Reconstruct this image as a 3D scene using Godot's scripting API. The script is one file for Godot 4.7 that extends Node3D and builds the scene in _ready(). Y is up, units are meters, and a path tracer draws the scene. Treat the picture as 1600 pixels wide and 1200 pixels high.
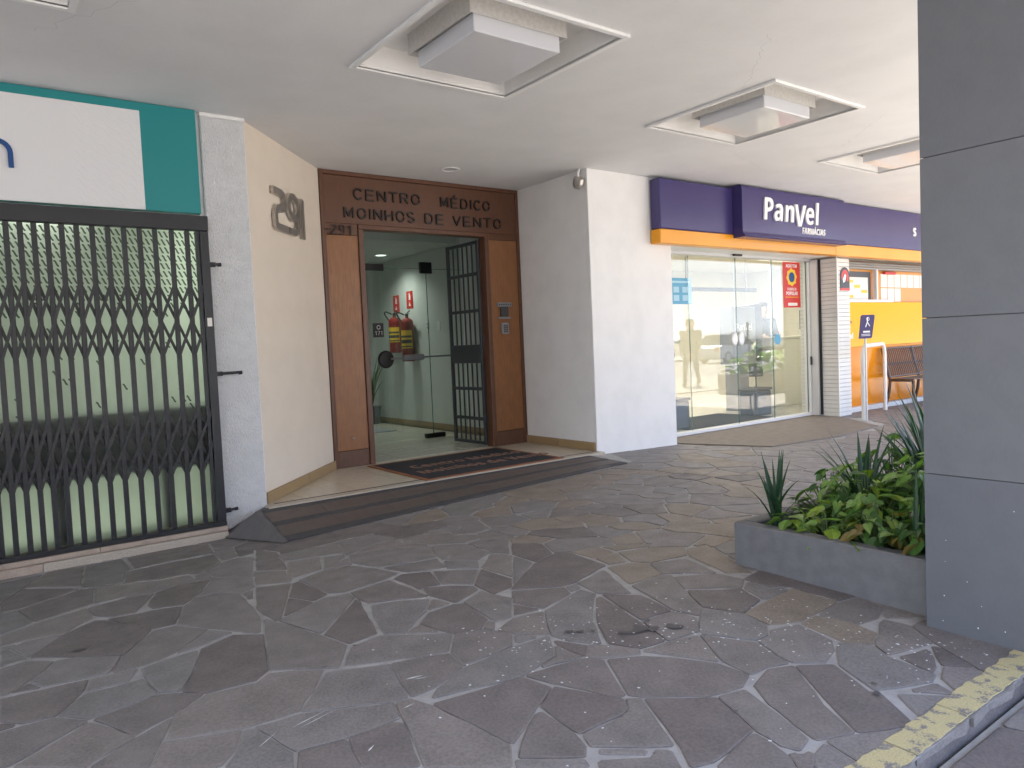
extends Node3D
# Covered sidewalk in front of a medical-centre entrance, with a pharmacy beyond. y up, metres.
# Camera stands at x 0, z 0; the shop fronts run along x at z about -5.5; the street is on the +z side.

var M := {}
var used := {}
var rng := RandomNumberGenerator.new()

const FACADE := -5.53
const CEIL := 2.95
const LAND := 0.085
const GLASS_Z := -5.95

# ------------------------------------------------------------------
func _ready() -> void:
	rng.seed = 20240611
	var cam := Camera3D.new()
	cam.name = "camera"
	cam.position = Vector3(0, 1.2, 0)
	cam.rotation_degrees = Vector3(-2.9798, -36.4117, -2.5146)
	cam.fov = 55.114
	cam.near = 0.05
	cam.far = 900.0
	add_child(cam)
	cam.current = true
	var env := Environment.new()
	env.background_mode = Environment.BG_SKY
	var sky := Sky.new()
	var sm := ProceduralSkyMaterial.new()
	sm.sky_top_color = Color(0.49, 0.61, 0.815)
	sm.sky_horizon_color = Color(0.86, 0.88, 0.90)
	sm.sky_curve = 0.18
	sm.ground_bottom_color = Color(0.30, 0.28, 0.26)
	sm.ground_horizon_color = Color(0.60, 0.60, 0.58)
	sky.sky_material = sm
	env.sky = sky
	env.tonemap_mode = Environment.TONE_MAPPER_LINEAR
	env.tonemap_exposure = 7.4
	env.sdfgi_enabled = true
	env.ssao_enabled = true
	env.ssil_enabled = true
	var we := WorldEnvironment.new()
	we.name = "world_environment"
	we.environment = env
	add_child(we)
	var sun := DirectionalLight3D.new()
	sun.name = "sun"
	sun.light_energy = 1.6
	sun.light_color = Color(1.0, 0.96, 0.89)
	sun.light_angular_distance = 0.5
	sun.shadow_enabled = true
	add_child(sun)
	var from := Vector3(0.70, tan(deg_to_rad(55.0)), 0.714)
	sun.look_at_from_position(from, Vector3.ZERO, Vector3.UP)

	make_materials()
	build_ground()
	build_ceiling()
	build_walls()
	build_gated_shop()
	build_entrance()
	build_lobby()
	build_pharmacy()
	build_pillar()
	build_planters()
	build_street()
	build_people()

# ------------------------------------------------------------------ naming and tagging
func numbered(called: String) -> String:
	var n: int = used.get(called, 0)
	used[called] = n + 1
	return called if n == 0 else "%s_%03d" % [called, n]

func tag(o: Node, label: String, category: String, group := "") -> Node:
	o.set_meta("label", label)
	o.set_meta("category", category)
	if group != "":
		o.set_meta("group", group)
	return o

func thing(called: String, label: String, category: String, at := Vector3.ZERO, turn := 0.0, group := "") -> Node3D:
	var o := Node3D.new()
	o.name = numbered(called)
	add_child(o)
	o.position = at
	o.rotation.y = turn
	tag(o, label, category, group)
	return o

func structure(called: String, mesh: Mesh, material: Material) -> MeshInstance3D:
	var o := MeshInstance3D.new()
	o.name = numbered(called)
	o.mesh = mesh
	o.material_override = material
	add_child(o)
	o.set_meta("kind", "structure")
	return o

func part(parent: Node, called: String, mesh: Mesh, material: Material, at := Transform3D.IDENTITY) -> MeshInstance3D:
	var o := MeshInstance3D.new()
	o.name = called
	o.mesh = mesh
	o.material_override = material
	o.transform = at
	parent.add_child(o, true)
	return o

func stuff(o: Node) -> Node:
	o.set_meta("kind", "stuff")
	return o

func T(x: float, y: float, z: float, turn := 0.0) -> Transform3D:
	return Transform3D(Basis(Vector3.UP, turn), Vector3(x, y, z))

# ------------------------------------------------------------------ mesh helpers
func mb() -> SurfaceTool:
	var st := SurfaceTool.new()
	st.begin(Mesh.PRIMITIVE_TRIANGLES)
	return st

func tri(st: SurfaceTool, a: Vector3, b: Vector3, c: Vector3, out: Vector3) -> void:
	var n := (c - a).cross(b - a)
	if n.dot(out) < 0.0:
		var k := b
		b = c
		c = k
		n = -n
	n = n.normalized()
	for p in [a, b, c]:
		st.set_normal(n)
		st.add_vertex(p)

func quad(st: SurfaceTool, a: Vector3, b: Vector3, c: Vector3, d: Vector3, out: Vector3) -> void:
	tri(st, a, b, c, out)
	tri(st, a, c, d, out)

# a box with chamfered edges, centred at c; with a basis it can be turned
func box(st: SurfaceTool, c: Vector3, s: Vector3, ch := 0.003, turn := Basis.IDENTITY) -> void:
	var h := s / 2.0
	ch = minf(ch, minf(h.x, minf(h.y, h.z)) * 0.45)
	var p := func(x: float, y: float, z: float) -> Vector3: return c + turn * Vector3(x, y, z)
	for axis in 3:
		var u := (axis + 1) % 3
		var w := (axis + 2) % 3
		for sg in [-1.0, 1.0]:
			var q := []
			for k in [[-1, -1], [1, -1], [1, 1], [-1, 1]]:
				var a := Vector3.ZERO
				a[axis] = h[axis] * sg
				a[u] = (h[u] - ch) * k[0]
				a[w] = (h[w] - ch) * k[1]
				q.append(p.call(a.x, a.y, a.z))
			var o := Vector3.ZERO
			o[axis] = sg
			quad(st, q[0], q[1], q[2], q[3], turn * o)
		# edges that run along this axis
		for su in [-1.0, 1.0]:
			for sw in [-1.0, 1.0]:
				var e := []
				for k in [-1.0, 1.0]:
					var a := Vector3.ZERO
					a[axis] = (h[axis] - ch) * k
					a[u] = h[u] * su
					a[w] = (h[w] - ch) * sw
					e.append(p.call(a.x, a.y, a.z))
					a[u] = (h[u] - ch) * su
					a[w] = h[w] * sw
					e.append(p.call(a.x, a.y, a.z))
				var o := Vector3.ZERO
				o[u] = su
				o[w] = sw
				quad(st, e[0], e[1], e[3], e[2], turn * o)
	for sx in [-1.0, 1.0]:
		for sy in [-1.0, 1.0]:
			for sz in [-1.0, 1.0]:
				var g := Vector3(sx, sy, sz)
				tri(st, p.call(h.x * sx, (h.y - ch) * sy, (h.z - ch) * sz), p.call((h.x - ch) * sx, h.y * sy, (h.z - ch) * sz), p.call((h.x - ch) * sx, (h.y - ch) * sy, h.z * sz), turn * g)

func boxm(s: Vector3, ch := 0.003) -> ArrayMesh:
	var st := mb()
	box(st, Vector3.ZERO, s, ch)
	return st.commit()

# a box given by its two corners, as a mesh in world coordinates
func span(a: Vector3, b: Vector3, ch := 0.003) -> ArrayMesh:
	var st := mb()
	box(st, (a + b) / 2.0, (b - a).abs(), ch)
	return st.commit()

func bar(st: SurfaceTool, a: Vector3, b: Vector3, w: float, d: float, side := Vector3.BACK, ch := 0.002) -> void:
	var y := (b - a).normalized()
	var x := y.cross(side).normalized()
	var z := x.cross(y).normalized()
	box(st, (a + b) / 2.0, Vector3(w, (b - a).length(), d), ch, Basis(x, y, z))

func tube(st: SurfaceTool, pts: Array, r, sides := 10, caps := true) -> void:
	var n := pts.size()
	var rings := []
	var last := Vector3.ZERO
	for i in n:
		var d: Vector3 = (pts[mini(i + 1, n - 1)] - pts[maxi(i - 1, 0)]).normalized()
		var x: Vector3
		if i == 0:
			x = d.cross(Vector3.UP if absf(d.y) < 0.9 else Vector3.RIGHT).normalized()
		else:
			x = (last - d * last.dot(d)).normalized()
		last = x
		var y := d.cross(x).normalized()
		var ri: float = r[i] if r is Array else r
		var ring := []
		for k in sides:
			var a := TAU * k / sides
			var o := x * cos(a) + y * sin(a)
			ring.append([pts[i] + o * ri, o])
		rings.append(ring)
	for i in n - 1:
		for k in sides:
			var k2 := (k + 1) % sides
			smooth_quad(st, rings[i][k], rings[i][k2], rings[i + 1][k2], rings[i + 1][k])
	if caps:
		for e in [0, n - 1]:
			var out: Vector3 = (pts[0] - pts[1]) if e == 0 else (pts[n - 1] - pts[n - 2])
			for k in sides:
				tri(st, pts[e], rings[e][k][0], rings[e][(k + 1) % sides][0], out)

func smooth_quad(st: SurfaceTool, a: Array, b: Array, c: Array, d: Array) -> void:
	smooth_tri(st, a, b, c)
	smooth_tri(st, a, c, d)

func smooth_tri(st: SurfaceTool, a: Array, b: Array, c: Array) -> void:
	var n: Vector3 = (c[0] - a[0]).cross(b[0] - a[0])
	var q := [a, b, c]
	if n.dot(a[1] + b[1] + c[1]) < 0.0:
		q = [a, c, b]
	for v in q:
		st.set_normal(v[1].normalized())
		st.add_vertex(v[0])

# profile: [radius, y] pairs, turned about y
func lathe(st: SurfaceTool, prof: Array, sides := 20, at := Transform3D.IDENTITY) -> void:
	for i in prof.size() - 1:
		var a: Vector2 = prof[i]
		var b: Vector2 = prof[i + 1]
		var t := (b - a).normalized()
		var nn := Vector2(t.y, -t.x)
		for k in sides:
			var q := []
			for e in [[a, k], [a, k + 1], [b, k + 1], [b, k]]:
				var an: float = TAU * e[1] / sides
				var cs := Vector3(cos(an), 0, sin(an))
				q.append([at * (cs * e[0].x + Vector3.UP * e[0].y), at.basis * (cs * nn.x + Vector3.UP * nn.y)])
			smooth_quad(st, q[0], q[1], q[2], q[3])

# a flat outline (x, y) given depth d along z, front face at z = 0 .. the outline may be concave
func prism(st: SurfaceTool, poly: PackedVector2Array, d: float, at := Transform3D.IDENTITY) -> void:
	var idx := Geometry2D.triangulate_polygon(poly)
	var f := func(p: Vector2, z: float) -> Vector3: return at * Vector3(p.x, p.y, z)
	for i in range(0, idx.size(), 3):
		tri(st, f.call(poly[idx[i]], 0.0), f.call(poly[idx[i + 1]], 0.0), f.call(poly[idx[i + 2]], 0.0), at.basis.z)
		tri(st, f.call(poly[idx[i]], -d), f.call(poly[idx[i + 1]], -d), f.call(poly[idx[i + 2]], -d), -at.basis.z)
	var cw := Geometry2D.is_polygon_clockwise(poly)
	for i in poly.size():
		var a := poly[i]
		var b := poly[(i + 1) % poly.size()]
		var n2 := Vector2(b.y - a.y, a.x - b.x)
		if cw:
			n2 = -n2
		quad(st, f.call(a, 0.0), f.call(b, 0.0), f.call(b, -d), f.call(a, -d), at.basis * Vector3(n2.x, n2.y, 0))

func stroke(pts: Array, w: float, round_ends := false) -> PackedVector2Array:
	var best := PackedVector2Array()
	for p in Geometry2D.offset_polyline(PackedVector2Array(pts), w / 2.0, Geometry2D.JOIN_ROUND, Geometry2D.END_ROUND if round_ends else Geometry2D.END_BUTT):
		if p.size() > best.size():
			best = p
	return best

func arc(cx: float, cy: float, rx: float, ry: float, a0: float, a1: float, n := 12) -> Array:
	var r := []
	for i in n + 1:
		var a := deg_to_rad(lerpf(a0, a1, float(i) / n))
		r.append(Vector2(cx + rx * cos(a), cy + ry * sin(a)))
	return r

func disc(st: SurfaceTool, c: Vector3, r: float, out: Vector3, n := 20) -> void:
	var x := out.cross(Vector3.UP if absf(out.y) < 0.9 else Vector3.RIGHT).normalized()
	var y := out.cross(x).normalized()
	for k in n:
		var a := TAU * k / n
		var b := TAU * (k + 1) / n
		tri(st, c, c + (x * cos(a) + y * sin(a)) * r, c + (x * cos(b) + y * sin(b)) * r, out)

# lettering: one mesh for each letter, laid from x 0 along +x, feet at y 0, face towards +z
func letters(parent: Node, words: String, height: float, depth: float, material: Material, at: Transform3D, stretch := 1.0, gap := 0.0, weight := 400, lean := 0.0, called := "letter") -> float:
	var font := SystemFont.new()
	font.font_names = PackedStringArray(["Droid Sans"])
	font.font_weight = weight
	var x := 0.0
	for ch in words:
		var wide: float = font.get_string_size(ch, HORIZONTAL_ALIGNMENT_LEFT, -1, 100).x / 100.0 * height * 1.37 * stretch
		if ch != " ":
			var t := TextMesh.new()
			t.font = font
			t.text = ch
			t.font_size = 64
			t.pixel_size = height * 1.37 / 64.0
			t.depth = depth
			t.horizontal_alignment = HORIZONTAL_ALIGNMENT_LEFT
			t.vertical_alignment = VERTICAL_ALIGNMENT_BOTTOM
			t.curve_step = 2.0
			var low := -0.24 * height * 1.37
			part(parent, called, t, material, at * Transform3D(Basis(Vector3(stretch, 0, 0), Vector3(lean, 1, 0), Vector3(0, 0, 1)), Vector3(x, low, depth / 2.0)))
		x += wide + gap
	return x

# thin upright capitals cut from strip, one mesh for each letter; h high, w wide, strip thick
func strip_letters(parent: Node, words: String, h: float, w: float, step: float, thick: float, depth: float, material: Material, at: Transform3D) -> void:
	var x := 0.0
	for ch in words:
		var o := arc(0.5, 0.5, 0.5, 0.5, 8, 352, 22)
		var strokes := []
		match ch:
			"C": strokes = [arc(0.5, 0.5, 0.5, 0.5, 42, 318, 18)]
			"O": strokes = [o]
			"E", "É": strokes = [[Vector2(0.9, 1), Vector2(0, 1), Vector2(0, 0), Vector2(0.9, 0)], [Vector2(0.06, 0.5), Vector2(0.8, 0.5)]]
			"N": strokes = [[Vector2(0, 0), Vector2(0, 1), Vector2(0.95, 0), Vector2(0.95, 1)]]
			"T": strokes = [[Vector2(-0.02, 1), Vector2(1.0, 1)], [Vector2(0.48, 0.94), Vector2(0.48, 0)]]
			"R": strokes = [[Vector2(0, 0), Vector2(0, 1)], [Vector2(0.09, 1), Vector2(0.62, 1)] + arc(0.62, 0.75, 0.26, 0.25, 80, -90, 8) + [Vector2(0.09, 0.5)], [Vector2(0.5, 0.46), Vector2(0.92, 0)]]
			"M": strokes = [[Vector2(0, 0), Vector2(0, 1), Vector2(0.52, 0.15), Vector2(1.04, 1), Vector2(1.04, 0)]]
			"D": strokes = [[Vector2(0, 0), Vector2(0, 1)], [Vector2(0.09, 1), Vector2(0.45, 1)] + arc(0.45, 0.5, 0.5, 0.5, 85, -90, 14) + [Vector2(0.09, 0)]]
			"I": strokes = [[Vector2(0.1, 0), Vector2(0.1, 1)]]
			"H": strokes = [[Vector2(0, 0), Vector2(0, 1)], [Vector2(0.92, 0), Vector2(0.92, 1)], [Vector2(0.06, 0.5), Vector2(0.86, 0.5)]]
			"S": strokes = [arc(0.47, 0.75, 0.4, 0.25, 25, 270, 14) + arc(0.47, 0.25, 0.43, 0.25, 88, -155, 14)]
			"V": strokes = [[Vector2(0, 1), Vector2(0.5, 0), Vector2(1.0, 1)]]
		if ch == "É":
			strokes.append([Vector2(0.38, 1.14), Vector2(0.58, 1.32)])
		if not strokes.is_empty():
			var st := mb()
			for k in strokes.size():
				var pts := []
				for q in strokes[k]:
					pts.append(Vector2(q.x * w, q.y * h))
				prism(st, stroke(pts, thick), depth - 0.0007 * k, at.translated_local(Vector3(x, 0, depth - 0.0007 * k)))
			part(parent, "letter", st.commit(), material)
		x += step * (0.45 if ch == "I" else 1.12 if ch == "M" else 1.0)

# lettering as one printed line
func print_line(parent: Node, words: String, height: float, material: Material, at: Transform3D, stretch := 1.0, weight := 400) -> void:
	var font := SystemFont.new()
	font.font_names = PackedStringArray(["Droid Sans"])
	font.font_weight = weight
	var t := TextMesh.new()
	t.font = font
	t.text = words
	t.font_size = 48
	t.pixel_size = height * 1.37 / 48.0
	t.depth = 0.002
	t.curve_step = 3.0
	t.horizontal_alignment = HORIZONTAL_ALIGNMENT_CENTER
	part(parent, "print", t, material, at * Transform3D(Basis(Vector3(stretch, 0, 0), Vector3.UP, Vector3.BACK), Vector3.ZERO))

# ------------------------------------------------------------------ textures and materials
func lin(r: float, g: float, b: float, a := 1.0) -> Color:
	var c := Color(r, g, b).linear_to_srgb()
	c.a = a
	return c

func noise(seed_: int, freq: float, oct := 4, kind := FastNoiseLite.TYPE_SIMPLEX_SMOOTH) -> FastNoiseLite:
	var n := FastNoiseLite.new()
	n.seed = seed_
	n.noise_type = kind
	n.frequency = freq
	n.fractal_octaves = oct
	return n

# mixes layers of noise into one grey picture: layers = [[noise, weight, stretch_x, stretch_y], ...], values from lo to hi
func grey(size: int, layers: Array, lo: float, hi: float, gamma := 1.0, srgb := true) -> ImageTexture:
	var acc := PackedFloat32Array()
	acc.resize(size * size)
	for l in layers:
		var sx: int = l[2] if l.size() > 2 else 1
		var sy: int = l[3] if l.size() > 3 else 1
		var im: Image = l[0].get_seamless_image(size / sx, size / sy)
		im.convert(Image.FORMAT_L8)
		if sx != 1 or sy != 1:
			im.resize(size, size, Image.INTERPOLATE_CUBIC)
		var d := im.get_data()
		var w: float = l[1] / 255.0
		for i in d.size():
			acc[i] += d[i] * w
	var mn := 1e9
	var mx := -1e9
	for v in acc:
		mn = minf(mn, v)
		mx = maxf(mx, v)
	var lut := PackedByteArray()
	lut.resize(1024)
	for i in 1024:
		var v := lerpf(lo, hi, pow(i / 1023.0, gamma))
		lut[i] = int(clampf((Color(v, v, v).linear_to_srgb().r if srgb else v) * 255.0, 0, 255))
	var k := 1023.0 / (mx - mn)
	var out := PackedByteArray()
	out.resize(size * size)
	for i in acc.size():
		out[i] = lut[int((acc[i] - mn) * k)]
	return ImageTexture.create_from_image(Image.create_from_data(size, size, false, Image.FORMAT_L8, out))

func plain(called: String, c: Color, rough := 0.6, metal := 0.0, spec := 0.5) -> StandardMaterial3D:
	var m := StandardMaterial3D.new()
	m.resource_name = called
	m.albedo_color = c
	m.roughness = rough
	m.metallic = metal
	m.metallic_specular = spec
	M[called] = m
	return m

# world-mapped grain: tex multiplies the colour, bump is relief in centimetres
func grain(m: StandardMaterial3D, tex: Texture2D, metres: float, bump_tex: Texture2D = null, bump := 0.0, rough_tex: Texture2D = null, local := false) -> StandardMaterial3D:
	m.uv1_triplanar = true
	m.uv1_world_triplanar = not local
	m.uv1_scale = Vector3.ONE / metres
	m.albedo_texture = tex
	if bump_tex:
		m.heightmap_enabled = true
		m.heightmap_texture = bump_tex
		m.heightmap_scale = bump
	if rough_tex:
		m.roughness_texture = rough_tex
	return m

func make_materials() -> void:
	var stone_t := grey(1024, [[noise(3, 0.006, 4), 0.4], [noise(4, 0.09, 3), 0.55], [noise(5, 0.40, 2), 0.75]], 0.34, 1.3)
	var stone_b := grey(1024, [[noise(6, 0.03, 4), 0.8], [noise(7, 0.25, 3), 0.35]], 0.0, 1.0, 1.0, false)
	var rough_t := grey(512, [[noise(8, 0.02, 4), 1.0]], 0.62, 1.0, 1.0, false)
	var wall_t := grey(1024, [[noise(9, 0.004, 4), 0.7], [noise(10, 0.06, 4), 0.2], [noise(12, 0.4, 2), 0.08]], 0.93, 1.04)
	var wall_b := grey(512, [[noise(11, 0.08, 4), 1.0]], 0.0, 1.0, 1.0, false)
	var cast_t := grey(1024, [[noise(13, 0.02, 4), 0.35, 1, 1], [noise(14, 0.10, 3), 1.0, 1, 8]], 0.0, 1.0, 1.0, false)
	var wood_t := grey(1024, [[noise(15, 0.05, 4), 1.0, 1, 16], [noise(16, 0.25, 2), 0.45, 1, 16], [noise(17, 0.006, 3), 0.5]], 0.66, 1.12)
	var granite_t := grey(512, [[noise(18, 0.12, 2, FastNoiseLite.TYPE_CELLULAR), 1.0], [noise(19, 0.4, 2), 0.6]], 0.45, 1.3)
	var tile_t := grey(512, [[noise(20, 0.02, 4), 0.6], [noise(21, 0.3, 2), 0.25]], 0.78, 1.08)
	var dust_t := grey(512, [[noise(22, 0.015, 5), 1.0], [noise(23, 0.3, 2), 0.3]], 0.7, 1.1)
	var metal_t := grey(512, [[noise(24, 0.03, 4), 1.0]], 0.84, 1.04)
	var brush_t := grey(512, [[noise(25, 0.3, 3), 1.0, 16, 1]], 0.55, 1.0, 1.0, false)

	var tones := [[0.232, 0.209, 0.197], [0.252, 0.231, 0.220], [0.212, 0.187, 0.176], [0.240, 0.225, 0.216], [0.260, 0.232, 0.215], [0.186, 0.161, 0.152], [0.272, 0.228, 0.186]]
	for i in tones.size():
		var m := grain(plain("stone_%d" % i, lin(tones[i][0], tones[i][1], tones[i][2]), 0.78), stone_t, 1.3 + 0.11 * i, stone_b, 0.16, rough_t)
		m.uv1_offset = Vector3(0.37 * i, 0.11 * i, 0.71 * i)
	grain(plain("mortar", lin(0.40, 0.385, 0.37), 0.95), dust_t, 0.9, stone_b, 0.25)
	grain(plain("asphalt", lin(0.07, 0.069, 0.068), 0.9), dust_t, 2.0, stone_b, 0.4)
	grain(plain("granite_setts", lin(0.24, 0.23, 0.22), 0.85), stone_t, 1.5, stone_b, 0.4)
	grain(plain("pale_paving", lin(0.36, 0.34, 0.31), 0.9), dust_t, 1.5, stone_b, 0.2)
	grain(plain("ramp_concrete", lin(0.135, 0.128, 0.125), 0.85), dust_t, 0.7, wall_b, 0.1)
	grain(plain("ramp_apron", lin(0.20, 0.165, 0.135), 0.7), dust_t, 1.1, wall_b, 0.1)
	grain(plain("ramp_flare", lin(0.40, 0.385, 0.36), 0.85), dust_t, 0.6)
	grain(plain("ramp_tile", lin(0.125, 0.098, 0.084), 0.55), stone_t, 0.6, stone_b, 0.08)
	grain(plain("ramp_strip", lin(0.06, 0.058, 0.058), 0.7), dust_t, 0.5, stone_b, 0.1)
	# road paint worn through to the stone in flakes
	var worn := Image.create(512, 512, false, Image.FORMAT_RGB8)
	var wn := noise(51, 0.012, 5)
	var wf := noise(52, 0.12, 3)
	for y in 512:
		for x in 512:
			var n := wn.get_noise_2d(x, y) + 0.35 * wf.get_noise_2d(x * 2.0, y * 0.7)
			var c := Color(0.50, 0.43, 0.23) if n < 0.25 else Color(0.36, 0.315, 0.20) if n < 0.33 else Color(0.20, 0.185, 0.18)
			worn.set_pixel(x, y, (c * (1.0 + 0.25 * wf.get_noise_2d(x, y + 900.0))).linear_to_srgb())
	grain(plain("yellow_paint", Color(1, 1, 1), 0.75), ImageTexture.create_from_image(worn), 0.45, stone_b, 0.2)
	grain(plain("ceiling_paint", lin(0.735, 0.735, 0.738), 0.85), wall_t, 3.0)
	grain(plain("white_paint", lin(0.80, 0.79, 0.775), 0.7), wall_t, 1.6, wall_b, 0.04)
	grain(plain("cream_paint", lin(0.72, 0.63, 0.525), 0.7), wall_t, 1.4, wall_b, 0.05)
	grain(plain("roughcast", lin(0.82, 0.825, 0.83), 0.9), wall_t, 1.2, cast_t, 1.5)
	(M.roughcast as StandardMaterial3D).uv1_scale = Vector3.ONE / 0.55
	grain(plain("wood", lin(0.29, 0.125, 0.046), 0.42), wood_t, 0.9)
	grain(plain("wood_dark", lin(0.13, 0.052, 0.025), 0.42), wood_t, 0.8)
	grain(plain("wood_kick", lin(0.13, 0.062, 0.035), 0.55), wood_t, 0.7)
	grain(plain("granite", lin(0.40, 0.275, 0.14), 0.35), granite_t, 0.4)
	grain(plain("granite_pale", lin(0.52, 0.46, 0.38), 0.4), granite_t, 0.45)
	grain(plain("plinth_stone", lin(0.50, 0.40, 0.32), 0.6), stone_t, 0.8, stone_b, 0.15)
	grain(plain("floor_tile", lin(0.56, 0.49, 0.385), 0.28), tile_t, 0.9)
	grain(plain("lobby_tile", lin(0.60, 0.58, 0.49), 0.22), tile_t, 0.9)
	plain("black_line", lin(0.02, 0.02, 0.02), 0.5)
	grain(plain("grout", lin(0.10, 0.085, 0.07), 0.9), dust_t, 0.4)
	grain(plain("pillar_tile", lin(0.124, 0.130, 0.141), 0.5), grey(1024, [[noise(30, 0.008, 4), 0.6], [noise(31, 0.08, 4), 0.4, 1, 2], [noise(32, 0.5, 2), 0.1]], 0.90, 1.06), 1.3)
	for k in 2:
		var pm: StandardMaterial3D = (M.pillar_tile as StandardMaterial3D).duplicate()
		pm.albedo_color = [lin(0.116, 0.122, 0.134), lin(0.131, 0.136, 0.146)][k]
		pm.uv1_offset = Vector3(0.31 + k, 0.17, 0.5 * k)
		M["pillar_tile_%d" % k] = pm
	grain(plain("planter_paint", lin(0.152, 0.150, 0.150), 0.75), tile_t, 0.9, wall_b, 0.12)
	grain(plain("soil", lin(0.035, 0.026, 0.018), 0.95), stone_t, 0.3, stone_b, 1.5)
	grain(plain("gate_metal", lin(0.024, 0.025, 0.028), 0.42, 0.0), metal_t, 0.5)
	grain(plain("door_metal", lin(0.055, 0.058, 0.066), 0.45, 0.0), metal_t, 0.5)
	plain("black_metal", lin(0.012, 0.012, 0.013), 0.4)
	plain("letter_black", lin(0.018, 0.016, 0.016), 0.35, 0.3)
	var steel := grain(plain("steel", lin(0.50, 0.47, 0.43), 0.42, 0.75), metal_t, 0.4)
	steel.roughness_texture = brush_t
	grain(plain("galvanised", lin(0.64, 0.625, 0.60), 0.5, 0.1), metal_t, 0.5)
	plain("aluminium", lin(0.62, 0.62, 0.62), 0.4, 0.35)
	plain("white_metal", lin(0.78, 0.78, 0.77), 0.4)
	plain("teal", lin(0.012, 0.225, 0.235), 0.45)
	plain("panel_white", lin(0.70, 0.70, 0.70), 0.4)
	plain("panel_relief", lin(0.72, 0.72, 0.72), 0.4)
	plain("sign_blue", lin(0.010, 0.065, 0.22), 0.4)
	var frost := plain("frosted_glass", Color(0.95, 0.98, 0.93, 0.0), 0.42)
	frost.refraction_enabled = true
	frost.refraction_scale = 0.05
	var fmark := plain("film_mark", lin(0.12, 0.165, 0.115), 0.35)
	fmark.metallic_specular = 0.4
	var glass := plain("glass", Color(0.85, 0.95, 0.9, 0.04), 0.0)
	glass.transparency = BaseMaterial3D.TRANSPARENCY_ALPHA
	var glass2 := plain("green_glass", Color(0.45, 0.58, 0.51, 0.12), 0.0)
	glass2.transparency = BaseMaterial3D.TRANSPARENCY_ALPHA
	plain("glass_edge", lin(0.03, 0.12, 0.09), 0.15)
	plain("acrylic", lin(0.66, 0.67, 0.70), 0.10)
	grain(plain("purple", lin(0.052, 0.040, 0.145), 0.26), wall_t, 3.0)
	grain(plain("band_yellow", lin(0.80, 0.33, 0.006), 0.3), wall_t, 3.0)
	plain("panel_yellow", lin(0.80, 0.43, 0.004), 0.16, 0.0, 0.4)
	plain("panel_orange", lin(0.74, 0.25, 0.003), 0.18, 0.0, 0.4)
	plain("board_orange", lin(0.66, 0.27, 0.03), 0.4)
	plain("letter_white", lin(0.84, 0.84, 0.84), 0.4)
	grain(plain("brick_white", lin(0.70, 0.69, 0.665), 0.55), wall_t, 0.8)
	plain("brick_joint", lin(0.30, 0.29, 0.275), 0.9)
	plain("slat_grey", lin(0.33, 0.31, 0.29), 0.5, 0.3)
	plain("paper", lin(0.78, 0.76, 0.70), 0.8)
	plain("red_print", lin(0.58, 0.030, 0.022), 0.45)
	plain("red_paint", lin(0.22, 0.012, 0.010), 0.3)
	plain("blue_print", lin(0.10, 0.36, 0.55), 0.45)
	plain("pale_blue_print", lin(0.38, 0.62, 0.74), 0.5)
	plain("yellow_print", lin(0.80, 0.52, 0.03), 0.5)
	plain("rubber", lin(0.016, 0.016, 0.018), 0.85)
	grain(plain("mat_pile", lin(0.022, 0.022, 0.026), 0.95), dust_t, 0.15, wall_b, 0.4)
	grain(plain("mat_border", lin(0.26, 0.105, 0.045), 0.8), dust_t, 0.3)
	plain("mat_print", lin(0.20, 0.11, 0.075), 0.9)
	grain(plain("lobby_wall", lin(0.62, 0.655, 0.625), 0.6), wall_t, 1.7)
	grain(plain("lobby_ceiling", lin(0.58, 0.61, 0.59), 0.7), wall_t, 1.7)
	grain(plain("room_wall", lin(0.74, 0.77, 0.71), 0.7), wall_t, 1.7)
	grain(plain("shop_wall", lin(0.78, 0.765, 0.68), 0.6), wall_t, 1.7)
	grain(plain("shop_floor", lin(0.70, 0.68, 0.60), 0.25), tile_t, 1.7)
	plain("shop_counter", lin(0.76, 0.76, 0.66), 0.35)
	plain("dark_grey", lin(0.05, 0.052, 0.058), 0.5)
	plain("slate_blue", lin(0.06, 0.075, 0.11), 0.6)
	plain("mid_grey", lin(0.26, 0.27, 0.29), 0.5)
	plain("switch_white", lin(0.75, 0.78, 0.74), 0.4)
	plain("bench_brown", lin(0.088, 0.05, 0.036), 0.42)
	grain(plain("outer_wall", lin(0.52, 0.47, 0.40), 0.8), wall_t, 3.0)
	grain(plain("outer_wall_warm", lin(0.55, 0.42, 0.29), 0.8), wall_t, 3.0)
	plain("window_glass", lin(0.03, 0.04, 0.05), 0.05)
	grain(plain("bark", lin(0.10, 0.075, 0.05), 0.9), wood_t, 0.5, stone_b, 1.5)
	for l in [["lamp_white", Color(1.0, 0.97, 0.88), 0.5], ["lamp_green_white", Color(0.88, 1.0, 0.90), 0.5]]:
		var e := plain(l[0], lin(0.8, 0.8, 0.8), 0.4)
		e.emission_enabled = true
		e.emission = l[1]
		e.emission_energy_multiplier = l[2]
	var leaf_t := grey(256, [[noise(40, 0.05, 3), 1.0]], 0.7, 1.15)
	for l in [["leaf_dark", [0.06, 0.15, 0.035]], ["leaf_mid", [0.13, 0.27, 0.06]], ["leaf_light", [0.24, 0.40, 0.09]], ["leaf_bright", [0.32, 0.44, 0.06]], ["blade", [0.035, 0.085, 0.045]], ["leaf_yellowed", [0.26, 0.20, 0.06]], ["tree_leaf", [0.05, 0.10, 0.025]]]:
		var m := grain(plain(l[0], lin(l[1][0], l[1][1], l[1][2]), 0.36), leaf_t, 0.2)
		m.vertex_color_use_as_albedo = true
		m.backlight_enabled = true
		m.backlight = Color(0.75, 0.85, 0.35)
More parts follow.
